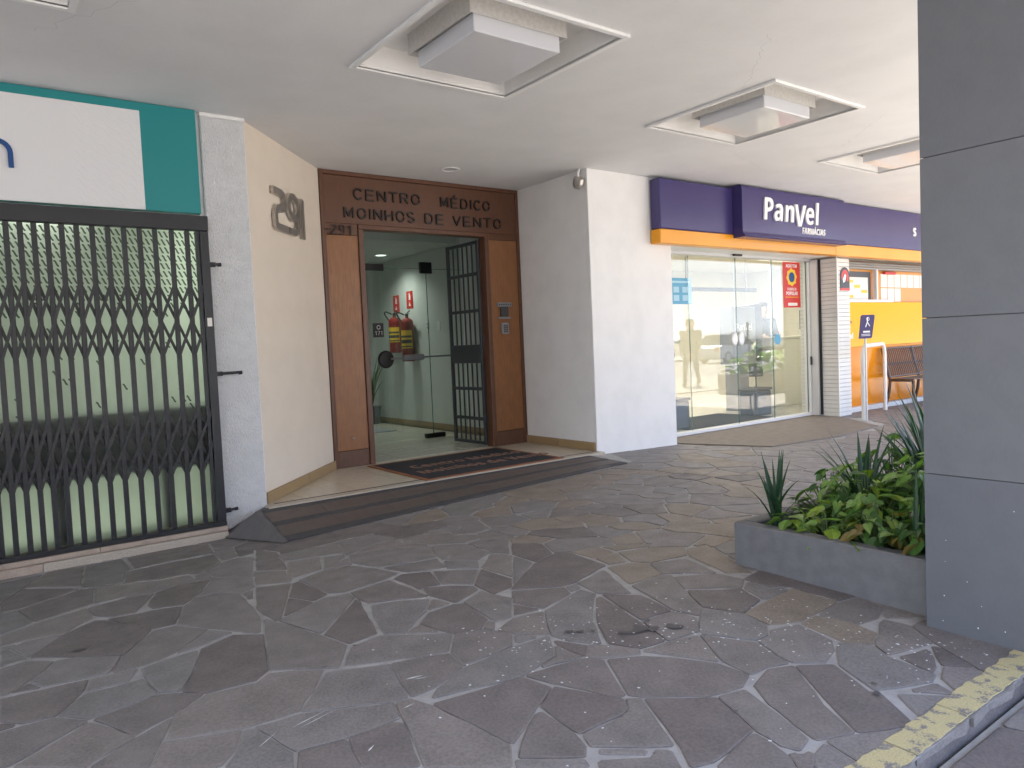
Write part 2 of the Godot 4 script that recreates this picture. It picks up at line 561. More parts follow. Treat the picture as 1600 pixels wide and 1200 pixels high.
	for l in [["cloth_dark", [0.018, 0.018, 0.02]], ["cloth_denim", [0.03, 0.042, 0.075]], ["cloth_pale", [0.55, 0.55, 0.52]], ["skin", [0.42, 0.25, 0.17]], ["hair", [0.02, 0.014, 0.01]], ["shoe", [0.03, 0.025, 0.022]]]:
		plain(l[0], lin(l[1][0], l[1][1], l[1][2]), 0.75)
	var car := plain("car_paint", lin(0.45, 0.46, 0.47), 0.3, 0.3)
	car.clearcoat_enabled = true
	car.clearcoat = 1.0
	plain("tail_red", lin(0.4, 0.01, 0.01), 0.2)
	grain(plain("stain", lin(0.105, 0.098, 0.098), 0.55), stone_t, 0.6)
	plain("spot_paint", lin(0.72, 0.74, 0.75), 0.6)
	plain("line_white", lin(0.65, 0.65, 0.63), 0.7)

# ------------------------------------------------------------------ ground
# height of the upper pavement: it falls gently to the kerb and towards the gated shop
func ground(x: float, z: float) -> float:
	return 0.045 - 0.135 * clampf((4.6 - x) / 3.2, 0, 1) * clampf((-z - 2.0) / 3.4, 0, 1) - 0.045 * clampf((x - 5.0) / 1.5, 0, 1) - 0.03 * clampf((z + 2.4) / 1.2, 0, 1)

func sheet(x0: float, x1: float, z0: float, z1: float, step: float, h: Callable) -> ArrayMesh:
	var st := mb()
	var nx := int(ceil((x1 - x0) / step))
	var nz := int(ceil((z1 - z0) / step))
	for i in nx:
		for k in nz:
			var a := x0 + (x1 - x0) * i / nx
			var b := x0 + (x1 - x0) * (i + 1) / nx
			var c := z0 + (z1 - z0) * k / nz
			var d := z0 + (z1 - z0) * (k + 1) / nz
			quad(st, Vector3(a, h.call(a, c), c), Vector3(b, h.call(b, c), c), Vector3(b, h.call(b, d), d), Vector3(a, h.call(a, d), d), Vector3.UP)
	return st.commit()

# centres of the flagstones, one row of points for each stone (x, z, x, z ...): long stones take several points
var STONES := [
	[1.63,-4.79,1.77,-4.79,1.89,-4.75], [2.03,-4.77,2.14,-4.75,2.27,-4.71], [2.38,-4.75,2.49,-4.76], [2.56,-4.68,2.7,-4.66], [2.23,-4.4,2.38,-4.4,2.51,-4.36], [2.51,-4.22],
	[2.84,-4.62,3,-4.65,3.22,-4.7], [2.67,-4.36,2.68,-4.12,2.57,-4.06], [3.02,-4.35,3.29,-4.59], [2.82,-4.08,2.93,-4.08], [1.89,-4.41,2.01,-4.37,2.1,-4.37], [2.23,-4.13,2.37,-4.07,2.45,-3.9],
	[2.06,-4.2,2.13,-4.08], [2.46,-3.7,2.46,-3.53], [2.62,-3.83], [2.73,-3.84], [1.46,-4.71], [1.57,-4.95], [3.53,-4.63,3.64,-4.57,3.58,-4.34], [3.21,-4.24,3.36,-4.26], [3.91,-4.69,3.9,-4.48],
	[3.71,-4.26,3.84,-4.22,3.96,-4.2], [3.52,-4.07], [3.5,-3.87], [3.28,-3.94,3.32,-3.85], [3.18,-4.04], [2.94,-3.84,3.03,-3.78,3.08,-3.66], [3.22,-3.75,3.3,-3.67,3.29,-3.51],
	[2.9,-3.56,2.97,-3.49,3,-3.37], [3.12,-3.34,3.13,-3.25], [2.68,-3.5], [2.71,-3.32,2.8,-3.26,2.9,-3.22], [3.28,-3.32,3.36,-3.28], [3.11,-3.1], [3.51,-3.74,3.55,-3.61],
	[3.7,-3.57,3.76,-3.49], [3.47,-3.36,3.53,-3.27], [3.62,-3.23,3.61,-3.1], [3.79,-3.96,3.86,-3.86,3.91,-3.7], [4.08,-4.22,4.09,-4.01,4.06,-3.76], [4.25,-3.79,4.09,-3.55],
	[3.9,-3.39,3.84,-3.23], [3.87,-3.12,3.91,-3.01], [4.17,-3.45,4.25,-3.35,4.29,-3.22], [4.51,-3.82,4.44,-3.62,4.49,-3.56], [4.76,-3.72,4.63,-3.47,4.49,-3.3], [4.12,-3.03], [3.84,-2.89],
	[3.21,-3.04,3.24,-2.94,3.32,-2.85], [3.51,-2.97,3.56,-2.85,3.57,-2.72], [3.38,-2.67], [3.39,-2.56], [2.91,-3.01,3,-2.96], [4.2,-4.49,4.35,-4.49], [4.18,-4.63], [4.34,-4.33,4.53,-4.34],
	[4.51,-4.14,4.53,-4], [4.82,-4.72], [5.27,-4.97], [5.55,-5.02], [5.75,-4.82,5.56,-4.52], [5.99,-4.75], [6.25,-4.67], [5.54,-4.25], [5.34,-3.91], [5.05,-3.94], [5,-4.11], [4.76,-4.05],
	[4.91,-4.35], [4.92,-4.6], [4.7,-4.36], [4.59,-4.62], [4.95,-3.71], [5.35,-3.78], [5.99,-4.26], [4.91,-3.44], [5.86,-5.16]
]

# outlines of the stones nearest to the camera (x, z, x, z ...), as they lie in the photograph
var TRACED := [
	[0.073,-5.361,0.298,-5.397,0.176,-5.085,0.099,-4.906,0.059,-4.845], [0.309,-5.413,0.517,-5.408,0.435,-4.818,0.181,-5.09],
	[0.53,-5.412,0.739,-5.418,0.738,-5.031,0.689,-4.994,0.643,-4.741,0.5,-4.742,0.442,-4.794], [0.768,-5.425,1.146,-5.452,1.265,-5.381,1.223,-5.068,0.944,-5.048,0.748,-5.018],
	[0.69,-4.974,0.937,-5.009,1.204,-4.993,1.184,-4.72,1.002,-4.53,0.967,-4.601,0.817,-4.615,0.647,-4.719],
	[0.058,-4.818,0.098,-4.882,0.175,-5.059,0.431,-4.78,0.307,-4.694,0.124,-4.591,0.052,-4.602], [0.131,-4.558,0.305,-4.672,0.427,-4.743,0.481,-4.696,0.444,-4.376,0.185,-4.253],
	[0.497,-4.677,0.668,-4.656,0.81,-4.578,0.963,-4.559,0.965,-4.458,0.869,-4.432,0.625,-4.381,0.455,-4.363], [0.051,-4.569,0.119,-4.562,0.177,-4.247,0.04,-4.154],
	[0.04,-4.128,0.183,-4.21,0.406,-4.308,0.414,-4.093,0.335,-4.009,0.282,-3.93,0.126,-3.972,0.035,-3.956], [0.405,-4.296,0.618,-4.341,0.727,-4.313,0.583,-4.015,0.486,-4.026,0.427,-4.098],
	[0.741,-4.312,0.859,-4.38,1.021,-4.353,0.883,-4.064,0.796,-3.959,0.668,-4.016,0.656,-4.094], [0.074,-3.884,0.124,-3.941,0.273,-3.915,0.132,-3.689],
	[0.033,-3.89,0.066,-3.856,0.124,-3.669,0.027,-3.646], [0.137,-3.675,0.28,-3.908,0.415,-4.033,0.449,-3.989,0.598,-3.653,0.539,-3.556,0.437,-3.392,0.28,-3.532],
	[0.463,-4.001,0.593,-3.975,0.662,-3.981,0.785,-3.928,0.697,-3.66,0.604,-3.664,0.528,-3.818],
	[0.792,-3.921,0.874,-4.027,0.967,-4.025,1.06,-3.932,1.037,-3.557,1.021,-3.439,0.956,-3.234,0.935,-3.23,0.871,-3.342,0.8,-3.47,0.7,-3.649],
	[0.541,-3.547,0.598,-3.636,0.689,-3.625,0.791,-3.452,0.633,-3.281,0.601,-3.249,0.555,-3.213,0.464,-3.197,0.38,-3.207,0.377,-3.234,0.438,-3.379],
	[0.609,-3.235,0.633,-3.261,0.795,-3.434,0.861,-3.32,0.698,-3.242], [0.026,-3.625,0.123,-3.642,0.205,-3.549,0.165,-3.451,0.105,-3.365,0.04,-3.289,0.017,-3.283],
	[0.111,-3.364,0.171,-3.44,0.211,-3.538,0.278,-3.517,0.432,-3.385,0.369,-3.218,0.3,-3.234,0.155,-3.256], [0.048,-3.285,0.107,-3.351,0.152,-3.252],
	[0.016,-3.248,0.153,-3.228,0.294,-3.202,0.268,-3.109,0.227,-3.022,0.162,-2.924,0.064,-2.941,0.01,-3.021], [0.299,-3.197,0.371,-3.191,0.461,-3.179,0.41,-3.067,0.273,-3.077],
	[0.17,-2.92,0.232,-3.016,0.272,-3.061,0.414,-3.048,0.456,-3.052,0.467,-2.854,0.379,-2.83,0.252,-2.807],
	[0.471,-3.163,0.558,-3.191,0.69,-3.207,0.625,-3.005,0.538,-2.82,0.475,-2.862,0.455,-3.011], [0.007,-2.918,0.063,-2.919,0.163,-2.908,0.247,-2.793,0.022,-2.625,-0,-2.632],
	[0.01,-3.004,0.059,-2.937,0.008,-2.935], [0.259,-2.796,0.38,-2.813,0.472,-2.844,0.531,-2.801,0.597,-2.735,0.475,-2.635,0.35,-2.561],
	[0.026,-2.607,0.248,-2.779,0.348,-2.547,0.223,-2.47,0.2,-2.442], [0.706,-3.214,0.857,-3.291,0.93,-3.213,0.957,-3.194,0.841,-2.779,0.773,-2.705,0.609,-2.733,0.542,-2.811,0.631,-3],
	[0.205,-2.438,0.349,-2.54,0.469,-2.618,0.41,-2.463,0.343,-2.312],
	[0.482,-2.628,0.602,-2.717,0.768,-2.689,0.83,-2.734,0.898,-2.706,0.997,-2.615,0.898,-2.465,0.802,-2.349,0.663,-2.352,0.625,-2.363,0.524,-2.409,0.422,-2.459],
	[0.415,-2.45,0.52,-2.396,0.619,-2.353,0.57,-2.242,0.51,-2.176,0.492,-2.179,0.347,-2.308], [0.626,-2.346,0.654,-2.321,0.694,-2.103,0.666,-2.024,0.513,-2.161,0.575,-2.231],
	[1.498,-4.592,1.713,-4.578,1.847,-4.5,1.807,-4.263,1.67,-4.315,1.471,-4.41], [1.449,-4.887,1.515,-4.677,1.462,-4.402,1.413,-4.198,1.279,-4.337],
	[1.474,-4.354,1.65,-4.295,1.554,-4.027,1.459,-4.008,1.383,-3.993,1.371,-4.063], [1.673,-4.277,1.775,-4.218,1.76,-4.157,1.581,-4.051], [1.577,-4.027,1.725,-4.062,1.682,-3.978,1.628,-3.959],
	[1.798,-4.173,1.957,-4.127,2.21,-3.923,2.112,-3.678,1.929,-3.713,1.787,-3.78,1.729,-4.006], [1.799,-3.735,2.095,-3.65,2.04,-3.457,1.858,-3.538],
	[2.224,-3.925,2.393,-3.783,2.372,-3.511,2.235,-3.424,2.109,-3.601,2.147,-3.738], [2.099,-3.573,2.223,-3.415,2.156,-3.297,2.034,-3.426],
	[1.381,-3.914,1.561,-3.988,1.684,-3.956,1.762,-3.754,1.807,-3.57,1.717,-3.526,1.468,-3.492,1.4,-3.544], [1.268,-4.302,1.399,-4.174,1.379,-3.997,1.331,-3.92,1.18,-4.018],
	[1.748,-3.501,1.814,-3.54,1.943,-3.453,1.861,-3.216,1.753,-3.228], [1.953,-3.44,2.133,-3.271,1.972,-3.082,1.87,-3.204],
	[1.162,-3.962,1.328,-3.897,1.216,-3.639,1.085,-3.34,1.055,-3.328,1.043,-3.578], [1.332,-3.881,1.374,-3.896,1.393,-3.539,1.297,-3.483,1.236,-3.653],
	[1.221,-3.634,1.285,-3.465,1.103,-3.356], [1.483,-3.456,1.712,-3.495,1.722,-3.089,1.588,-3.172,1.478,-3.231,1.469,-3.348],
	[1.069,-3.32,1.351,-3.486,1.462,-3.454,1.456,-3.363,1.18,-3.043,1.139,-3.005], [1.146,-2.981,1.447,-3.332,1.463,-3.313,1.315,-2.817,1.179,-2.795],
	[1.466,-3.184,1.574,-3.146,1.703,-3.048,1.603,-2.909,1.397,-2.729,1.327,-2.788,1.412,-3.053], [1.763,-3.217,1.854,-3.177,1.958,-3.053,1.94,-2.984,1.759,-2.902,1.732,-3.099],
	[1.712,-3.038,1.737,-2.916,1.618,-2.91], [1.596,-2.88,1.743,-2.893,1.776,-2.864,1.733,-2.602,1.656,-2.539,1.541,-2.555,1.5,-2.777],
	[1.79,-2.878,1.93,-2.953,1.976,-2.753,1.826,-2.55,1.742,-2.559], [2.149,-3.268,2.16,-3.001,2.077,-2.89,1.948,-2.868,1.97,-3.062], [2.172,-3.293,2.338,-3.461,2.422,-3.356,2.173,-3.019],
	[1.027,-3.402,1.051,-3.304,1.13,-2.983,1.164,-2.781,1.046,-2.598,0.845,-2.768], [1.171,-2.759,1.311,-2.79,1.391,-2.711,1.541,-2.577,1.422,-2.419,1.313,-2.461,1.065,-2.591],
	[1.4,-2.726,1.491,-2.77,1.51,-2.63], [1.208,-2.48,1.307,-2.449,1.417,-2.405,1.385,-2.261,1.225,-2.185,1.128,-2.181,1.159,-2.306],
	[1.43,-2.418,1.533,-2.549,1.652,-2.527,1.708,-2.391,1.635,-2.292,1.392,-2.266], [1.177,-2.121,1.226,-2.174,1.383,-2.252,1.627,-2.282,1.805,-2.269,1.694,-2.103,1.51,-2.057,1.462,-2.058],
	[0.994,-2.579,1.196,-2.48,1.153,-2.301,1.126,-2.183,1.069,-2.19,0.862,-2.305,0.805,-2.338,0.896,-2.457],
	[0.659,-2.339,0.8,-2.325,1.065,-2.181,1.032,-2.079,0.854,-2.079,0.704,-2.108,0.62,-2.212], [0.856,-2.07,0.985,-2.09,1.024,-2.039,0.948,-1.798,0.822,-1.9],
	[1.073,-2.177,1.123,-2.171,1.148,-2.09,1.176,-1.909,1.206,-1.724,1.171,-1.667,1.145,-1.631,0.951,-1.789],
	[1.154,-2.094,1.305,-2.072,1.455,-2.049,1.495,-2.047,1.527,-1.916,1.398,-1.842,1.22,-1.725,1.189,-1.815,1.179,-1.913], [0.709,-2.097,0.846,-2.076,0.816,-1.899,0.672,-2.019],
	[1.661,-2.533,1.726,-2.586,1.735,-2.55,1.684,-2.483], [1.687,-2.468,1.812,-2.532,1.959,-2.502,1.859,-2.355,1.807,-2.273,1.708,-2.391],
	[2.569,-3.554,2.686,-3.403,2.593,-3.203,2.43,-3.143,2.433,-3.371], [2.417,-3.349,2.405,-3.145,2.114,-2.916,2.095,-2.914],
	[2.092,-2.895,2.401,-3.122,2.603,-3.191,2.663,-3.147,2.625,-2.803,2.332,-2.708,2.257,-2.705,2.051,-2.855], [2.677,-3.147,2.851,-3.101,2.828,-2.947,2.682,-2.95],
	[2.681,-2.935,2.824,-2.922,2.743,-2.769,2.646,-2.804], [2.864,-3.084,2.974,-3.013,3.084,-2.912,3.027,-2.888,2.864,-2.963],
	[2.844,-2.928,3.026,-2.859,3.16,-2.73,3.042,-2.611,2.813,-2.661,2.762,-2.747], [2.039,-2.839,2.244,-2.69,2.201,-2.6,1.987,-2.531,1.944,-2.71],
	[2.254,-2.687,2.318,-2.692,2.289,-2.626,2.225,-2.614], [2.328,-2.69,2.561,-2.75,2.393,-2.387,2.289,-2.502], [2.608,-2.771,2.75,-2.735,2.794,-2.657,2.707,-2.488,2.486,-2.49],
	[2.801,-2.65,2.985,-2.569,2.905,-2.302,2.713,-2.481], [2.715,-2.41,2.894,-2.293,2.914,-2.155,2.809,-2.089,2.611,-2.263],
	[3.144,-2.69,3.27,-2.662,3.104,-2.339,3.015,-2.175,2.937,-2.27,3.038,-2.588], [2.474,-2.46,2.678,-2.474,2.714,-2.434,2.578,-2.224,2.491,-2.074,2.394,-1.999,2.371,-2.111],
	[2.291,-2.479,2.405,-2.34,2.359,-2.122,2.185,-2.131,2.235,-2.29], [1.97,-2.496,2.27,-2.605,2.283,-2.508,2.158,-2.398,2.029,-2.247,1.898,-2.065,1.827,-2.17,1.813,-2.262,1.878,-2.395],
	[2.217,-2.444,2.267,-2.466,2.221,-2.287,2.167,-2.114,2.098,-1.921,1.973,-1.939,1.925,-2.051,2.012,-2.207], [1.929,-2.689,1.969,-2.534,1.833,-2.56],
	[2.18,-2.116,2.353,-2.106,2.372,-1.991,2.265,-1.895,2.104,-1.916], [2.603,-2.235,2.794,-2.079,2.738,-1.941,2.559,-1.897,2.485,-2.064],
	[2.468,-2.049,2.547,-1.894,2.518,-1.752,2.44,-1.699,2.37,-1.701,2.251,-1.883], [2.554,-1.888,2.763,-1.919,2.965,-1.929,2.965,-1.714,2.66,-1.692,2.526,-1.757],
	[1.963,-1.916,2.103,-1.906,2.232,-1.876,2.113,-1.677,2.026,-1.811], [2.244,-1.877,2.351,-1.684,2.318,-1.616,2.292,-1.507,2.21,-1.542,2.114,-1.544,2.123,-1.669],
	[1.781,-2.24,1.755,-2.164,1.765,-2.024,1.647,-2.056,1.51,-2.057,1.477,-2.078,1.643,-2.105], [1.786,-2.223,1.844,-2.091,1.775,-2.025,1.764,-2.168],
	[1.847,-2.088,1.918,-2.033,1.967,-1.934,1.943,-1.901,1.821,-1.964,1.772,-2.011],
	[1.511,-2.047,1.642,-2.039,1.762,-2.011,1.808,-1.955,1.742,-1.839,1.68,-1.719,1.643,-1.725,1.607,-1.812,1.546,-1.94],
	[1.813,-1.955,1.937,-1.886,2.016,-1.803,2.096,-1.672,2.109,-1.548,2.017,-1.504,1.878,-1.54,1.713,-1.675,1.685,-1.715],
	[1.534,-1.915,1.598,-1.803,1.651,-1.707,1.618,-1.653,1.582,-1.638,1.41,-1.64,1.403,-1.666,1.42,-1.84], [1.186,-1.661,1.353,-1.813,1.394,-1.816,1.397,-1.658,1.376,-1.578,1.339,-1.541],
	[1.411,-1.633,1.582,-1.63,1.626,-1.653,1.662,-1.701,1.704,-1.674,1.572,-1.417,1.385,-1.571], [1.711,-1.668,1.892,-1.518,1.816,-1.325,1.594,-1.292,1.523,-1.321,1.574,-1.397,1.647,-1.534],
	[1.9,-1.516,2.011,-1.492,1.973,-1.38,1.933,-1.27,1.9,-1.191,1.825,-1.177,1.815,-1.224,1.816,-1.273,1.821,-1.322],
	[1.595,-1.286,1.812,-1.316,1.807,-1.268,1.777,-1.17,1.744,-1.138,1.582,-1.273], [1.396,-1.543,1.499,-1.458,1.479,-1.439,1.38,-1.526], [1.166,-1.66,1.331,-1.536,1.313,-1.493,1.145,-1.631],
	[2.367,-1.692,2.473,-1.722,2.623,-1.681,2.581,-1.51,2.508,-1.465,2.395,-1.435,2.304,-1.503,2.325,-1.62],
	[2.916,-2.023,2.982,-1.94,2.984,-1.718,3.094,-1.691,3.132,-1.968,3.165,-2.193,2.919,-2.158], [2.977,-1.704,3.089,-1.68,3.045,-1.559,2.917,-1.51,2.801,-1.533,2.769,-1.676,2.791,-1.697],
	[2.64,-1.684,2.771,-1.693,2.792,-1.529,2.774,-1.437,2.66,-1.4,2.6,-1.483], [3.095,-1.675,3.115,-1.417,3.071,-1.39,2.948,-1.488,2.962,-1.51],
	[2.867,-1.477,2.924,-1.491,2.936,-1.393,2.841,-1.267,2.621,-1.318,2.662,-1.387],
	[2.579,-1.49,2.649,-1.387,2.601,-1.315,2.585,-1.145,2.527,-1.123,2.418,-1.175,2.326,-1.221,2.408,-1.39,2.513,-1.46], [2.631,-1.289,2.782,-1.254,2.648,-1.166,2.593,-1.157],
	[2.814,-1.258,2.817,-1.224,2.745,-1.089,2.675,-1.163,2.738,-1.209], [2.664,-1.152,2.734,-1.079,2.704,-1.038,2.498,-1.025,2.575,-1.117],
	[3.061,-1.385,3.009,-1.355,2.976,-1.014,2.883,-1.035,2.723,-1.04,2.858,-1.274,2.941,-1.388], [2.391,-1.155,2.524,-1.116,2.488,-1.043,2.404,-1.144],
	[2.36,-1.165,2.475,-1.037,2.468,-1.018,2.222,-1.021,2.265,-1.056], [2.054,-1.489,2.195,-1.532,2.284,-1.494,2.275,-1.473,2.118,-1.275,2.034,-1.129,1.918,-1.175,1.907,-1.192,1.988,-1.391],
	[2.29,-1.48,2.4,-1.406,2.306,-1.229,2.321,-1.2,2.206,-1.035,2.04,-1.123,2.144,-1.284], [1.929,-1.159,2.028,-1.117,2.19,-1.027,2.097,-1.032,1.928,-1.026,1.891,-1.022],
	[1.84,-1.14,1.912,-1.154,1.884,-1.029,1.868,-1.031,1.782,-1.105]
]

func clip_half(poly: PackedVector2Array, mid: Vector2, dir: Vector2) -> PackedVector2Array:
	var out := PackedVector2Array()
	var n := poly.size()
	for i in n:
		var a := poly[i]
		var b := poly[(i + 1) % n]
		var da := (a - mid).dot(dir)
		var db := (b - mid).dot(dir)
		if da <= 0.0:
			out.append(a)
		if (da < 0.0 and db > 0.0) or (da > 0.0 and db < 0.0):
			out.append(a.lerp(b, da / (da - db)))
	return out

# cells round the points of every stone, joined stone by stone
func stone_outlines(stones: Array, area: PackedVector2Array) -> Array:
	var pts := PackedVector2Array()
	var owner_of := PackedInt32Array()
	for s in stones.size():
		for k in range(0, stones[s].size(), 2):
			pts.append(Vector2(stones[s][k], stones[s][k + 1]))
			owner_of.append(s)
	var grid := {}
	for i in pts.size():
		var key := Vector2i((pts[i] / 0.5).floor())
		if not grid.has(key):
			grid[key] = []
		grid[key].append(i)
	var result := []
	result.resize(stones.size())
	for i in pts.size():
		var cell := area
		var c := Vector2i((pts[i] / 0.5).floor())
		for gx in range(-3, 4):
			for gy in range(-3, 4):
				for j in grid.get(c + Vector2i(gx, gy), []):
					if j != i and owner_of[j] != owner_of[i] or j != i:
						if cell.size() > 2:
							cell = clip_half(cell, (pts[i] + pts[j]) / 2.0, pts[j] - pts[i])
		if cell.size() < 3:
			continue
		var s := owner_of[i]
		if result[s] == null:
			result[s] = []
		var grown: Array = Geometry2D.offset_polygon(cell, 0.0015)
		if grown.size() != 1:
			continue
		# join it to the pieces it touches, keep the others
		var whole: PackedVector2Array = grown[0]
		var apart := []
		for piece in result[s]:
			var outer := []
			for p in Geometry2D.merge_polygons(piece, whole):
				if not Geometry2D.is_polygon_clockwise(p):
					outer.append(p)
			if outer.size() == 1:
				whole = outer[0]
			else:
				apart.append(piece)
		apart.append(whole)
		result[s] = apart
	return result

func bounds(p: PackedVector2Array) -> Rect2:
	var r := Rect2(p[0], Vector2.ZERO)
	for v in p:
		r = r.expand(v)
	return r

func area_of(p: PackedVector2Array) -> float:
	var a := 0.0
	for i in p.size():
		a += p[i].cross(p[(i + 1) % p.size()])
	return absf(a) / 2.0

# drops points that lie close to the line of their neighbours
func simplify(p: PackedVector2Array, tol: float) -> PackedVector2Array:
	var q := p
	var again := true
	while again and q.size() > 4:
		again = false
		var best := tol
		var at := -1
		for i in q.size():
			var a := q[(i - 1 + q.size()) % q.size()]
			var b := q[(i + 1) % q.size()]
			var d := Geometry2D.get_closest_point_to_segment(q[i], a, b).distance_to(q[i])
			if d < best:
				best = d
				at = i
		if at >= 0:
			q.remove_at(at)
			again = true
	return q

func roughened(p: PackedVector2Array, amount: float, wob: FastNoiseLite) -> PackedVector2Array:
	var out := PackedVector2Array()
	for i in p.size():
		var a := p[i]
		var b := p[(i + 1) % p.size()]
		var n := maxi(1, int(a.distance_to(b) / 0.07))
		var side := (b - a).orthogonal().normalized()
		for k in n:
			var q := a.lerp(b, float(k) / n)
			out.append(q + side * wob.get_noise_2dv(q * 40.0) * amount)
	return out

# one stone: a top with a worn bevelled rim and sides that go down into the mortar; local to its centre
func stone_mesh(p: PackedVector2Array, mid: Vector2, lift: float, tilt: Vector2, level: Callable) -> ArrayMesh:
	var st := mb()
	var inner := Geometry2D.offset_polygon(p, -0.005, Geometry2D.JOIN_MITER)
	var top := PackedVector2Array(p)
	var n := p.size()
	var cw := Geometry2D.is_polygon_clockwise(p)
	for i in n:
		var d := ((p[(i + 1) % n] - p[i]).normalized() + (p[i] - p[(i - 1 + n) % n]).normalized()).orthogonal().normalized() * 0.006
		top[i] = p[i] + (d if cw else -d)
		if not Geometry2D.is_point_in_polygon(top[i], p):
			top[i] = p[i] - (d if cw else -d)
	var y := func(q: Vector2, drop: float) -> Vector3:
		return Vector3(q.x - mid.x, level.call(q.x, q.y) + lift + (q - mid).dot(tilt) - drop, q.y - mid.y)
	var idx := Geometry2D.triangulate_polygon(top)
	if idx.is_empty():
		idx = Geometry2D.triangulate_polygon(p)
		top = p
	for i in range(0, idx.size(), 3):
		tri(st, y.call(top[idx[i]], 0.0), y.call(top[idx[i + 1]], 0.0), y.call(top[idx[i + 2]], 0.0), Vector3.UP)
	for i in n:
		var k := (i + 1) % n
		quad(st, y.call(top[i], 0.0), y.call(top[k], 0.0), y.call(p[k], 0.0018), y.call(p[i], 0.0018), Vector3.UP)
		var o := ((p[i] + p[k]) / 2.0 - mid)
		quad(st, y.call(p[i], 0.0018), y.call(p[k], 0.0018), y.call(p[k], 0.03), y.call(p[i], 0.03), Vector3(o.x, 0, o.y))
	return st.commit()

func lay_stones(parent: Node, stones: Array, traced: int, area: PackedVector2Array, level: Callable, most: int, keep_out: Array, fixed := []) -> void:
	var wob := noise(77, 0.35, 3)
	var blocks := []
	var outlines := stone_outlines(stones, area)
	var list := []
	for f in fixed:
		var free := [f]
		for b in blocks:
			var left := []
			for q in free:
				left.append_array(Geometry2D.clip_polygons(q, b[0]) if (b[1] as Rect2).intersects(bounds(q)) else [q])
			free = left
		var best := PackedVector2Array()
		for q in free:
			if area_of(q) > area_of(best):
				best = q
		if best.size() < 3:
			continue
		for g in Geometry2D.offset_polygon(best, 0.009, Geometry2D.JOIN_ROUND):
			blocks.append([g, bounds(g)])
		var q2 := PackedVector2Array()
		for g1 in Geometry2D.offset_polygon(roughened(best, 0.009, wob), -0.006, Geometry2D.JOIN_ROUND):
			for g2 in Geometry2D.offset_polygon(g1, 0.0075, Geometry2D.JOIN_ROUND):
				if area_of(g2) > area_of(q2):
					q2 = g2
		if q2.size() < 3:
			continue
		q2 = simplify(q2, 0.002)
		var c := Vector2.ZERO
		for v in q2:
			c += v / q2.size()
		list.append([q2, c, area_of(q2) * 100.0])
	for s in outlines.size():
		if outlines[s] == null:
			continue
		var pieces := []
		for piece in outlines[s]:
			var free := [piece]
			for b in blocks:
				var left := []
				for q in free:
					left.append_array(Geometry2D.clip_polygons(q, b[0]) if (b[1] as Rect2).intersects(bounds(q)) else [q])
				free = left
			pieces.append_array(free)
		for piece in pieces:
			var p: PackedVector2Array = roughened(simplify(piece, 0.022), 0.012, wob)
			var gap := rng.randf_range(0.004, 0.0095)
			var q := PackedVector2Array()
			for g1 in Geometry2D.offset_polygon(p, -gap - 0.012, Geometry2D.JOIN_ROUND):
				for g2 in Geometry2D.offset_polygon(g1, 0.012, Geometry2D.JOIN_ROUND):
					if area_of(g2) > area_of(q):
						q = g2
			if q.size() < 3 or area_of(q) < 0.003:
				continue
			q = simplify(q, 0.003)
			var mid := Vector2.ZERO
			for v in q:
				mid += v / q.size()
			var hidden := false
			for r in keep_out:
				if (r as Rect2).has_point(mid):
					hidden = true
			if not hidden:
				list.append([q, mid, area_of(q) / (0.5 + mid.length_squared()) * (5.0 if s < traced else 1.0)])
	list.sort_custom(func(a, b): return a[2] > b[2])
	var rest := mb()
	var any := false
	for i in list.size():
		var tone := rng.randi_range(0, 5)
		if list[i][1].x > 2.5 and rng.randf() < 0.35:
			tone = 6
		var m := stone_mesh(list[i][0], list[i][1], rng.randf_range(0.0015, 0.0045), Vector2(rng.randf_range(-0.003, 0.003), rng.randf_range(-0.003, 0.003)), level)
		if i < most:
			part(parent, "flagstone", m, M["stone_%d" % tone], T(list[i][1].x, 0, list[i][1].y))
		else:
			rest.append_from(m, 0, T(list[i][1].x, 0, list[i][1].y))
			any = true
	if any:
		stuff(part(parent, "distant_flagstones", rest.commit(), M.stone_1))

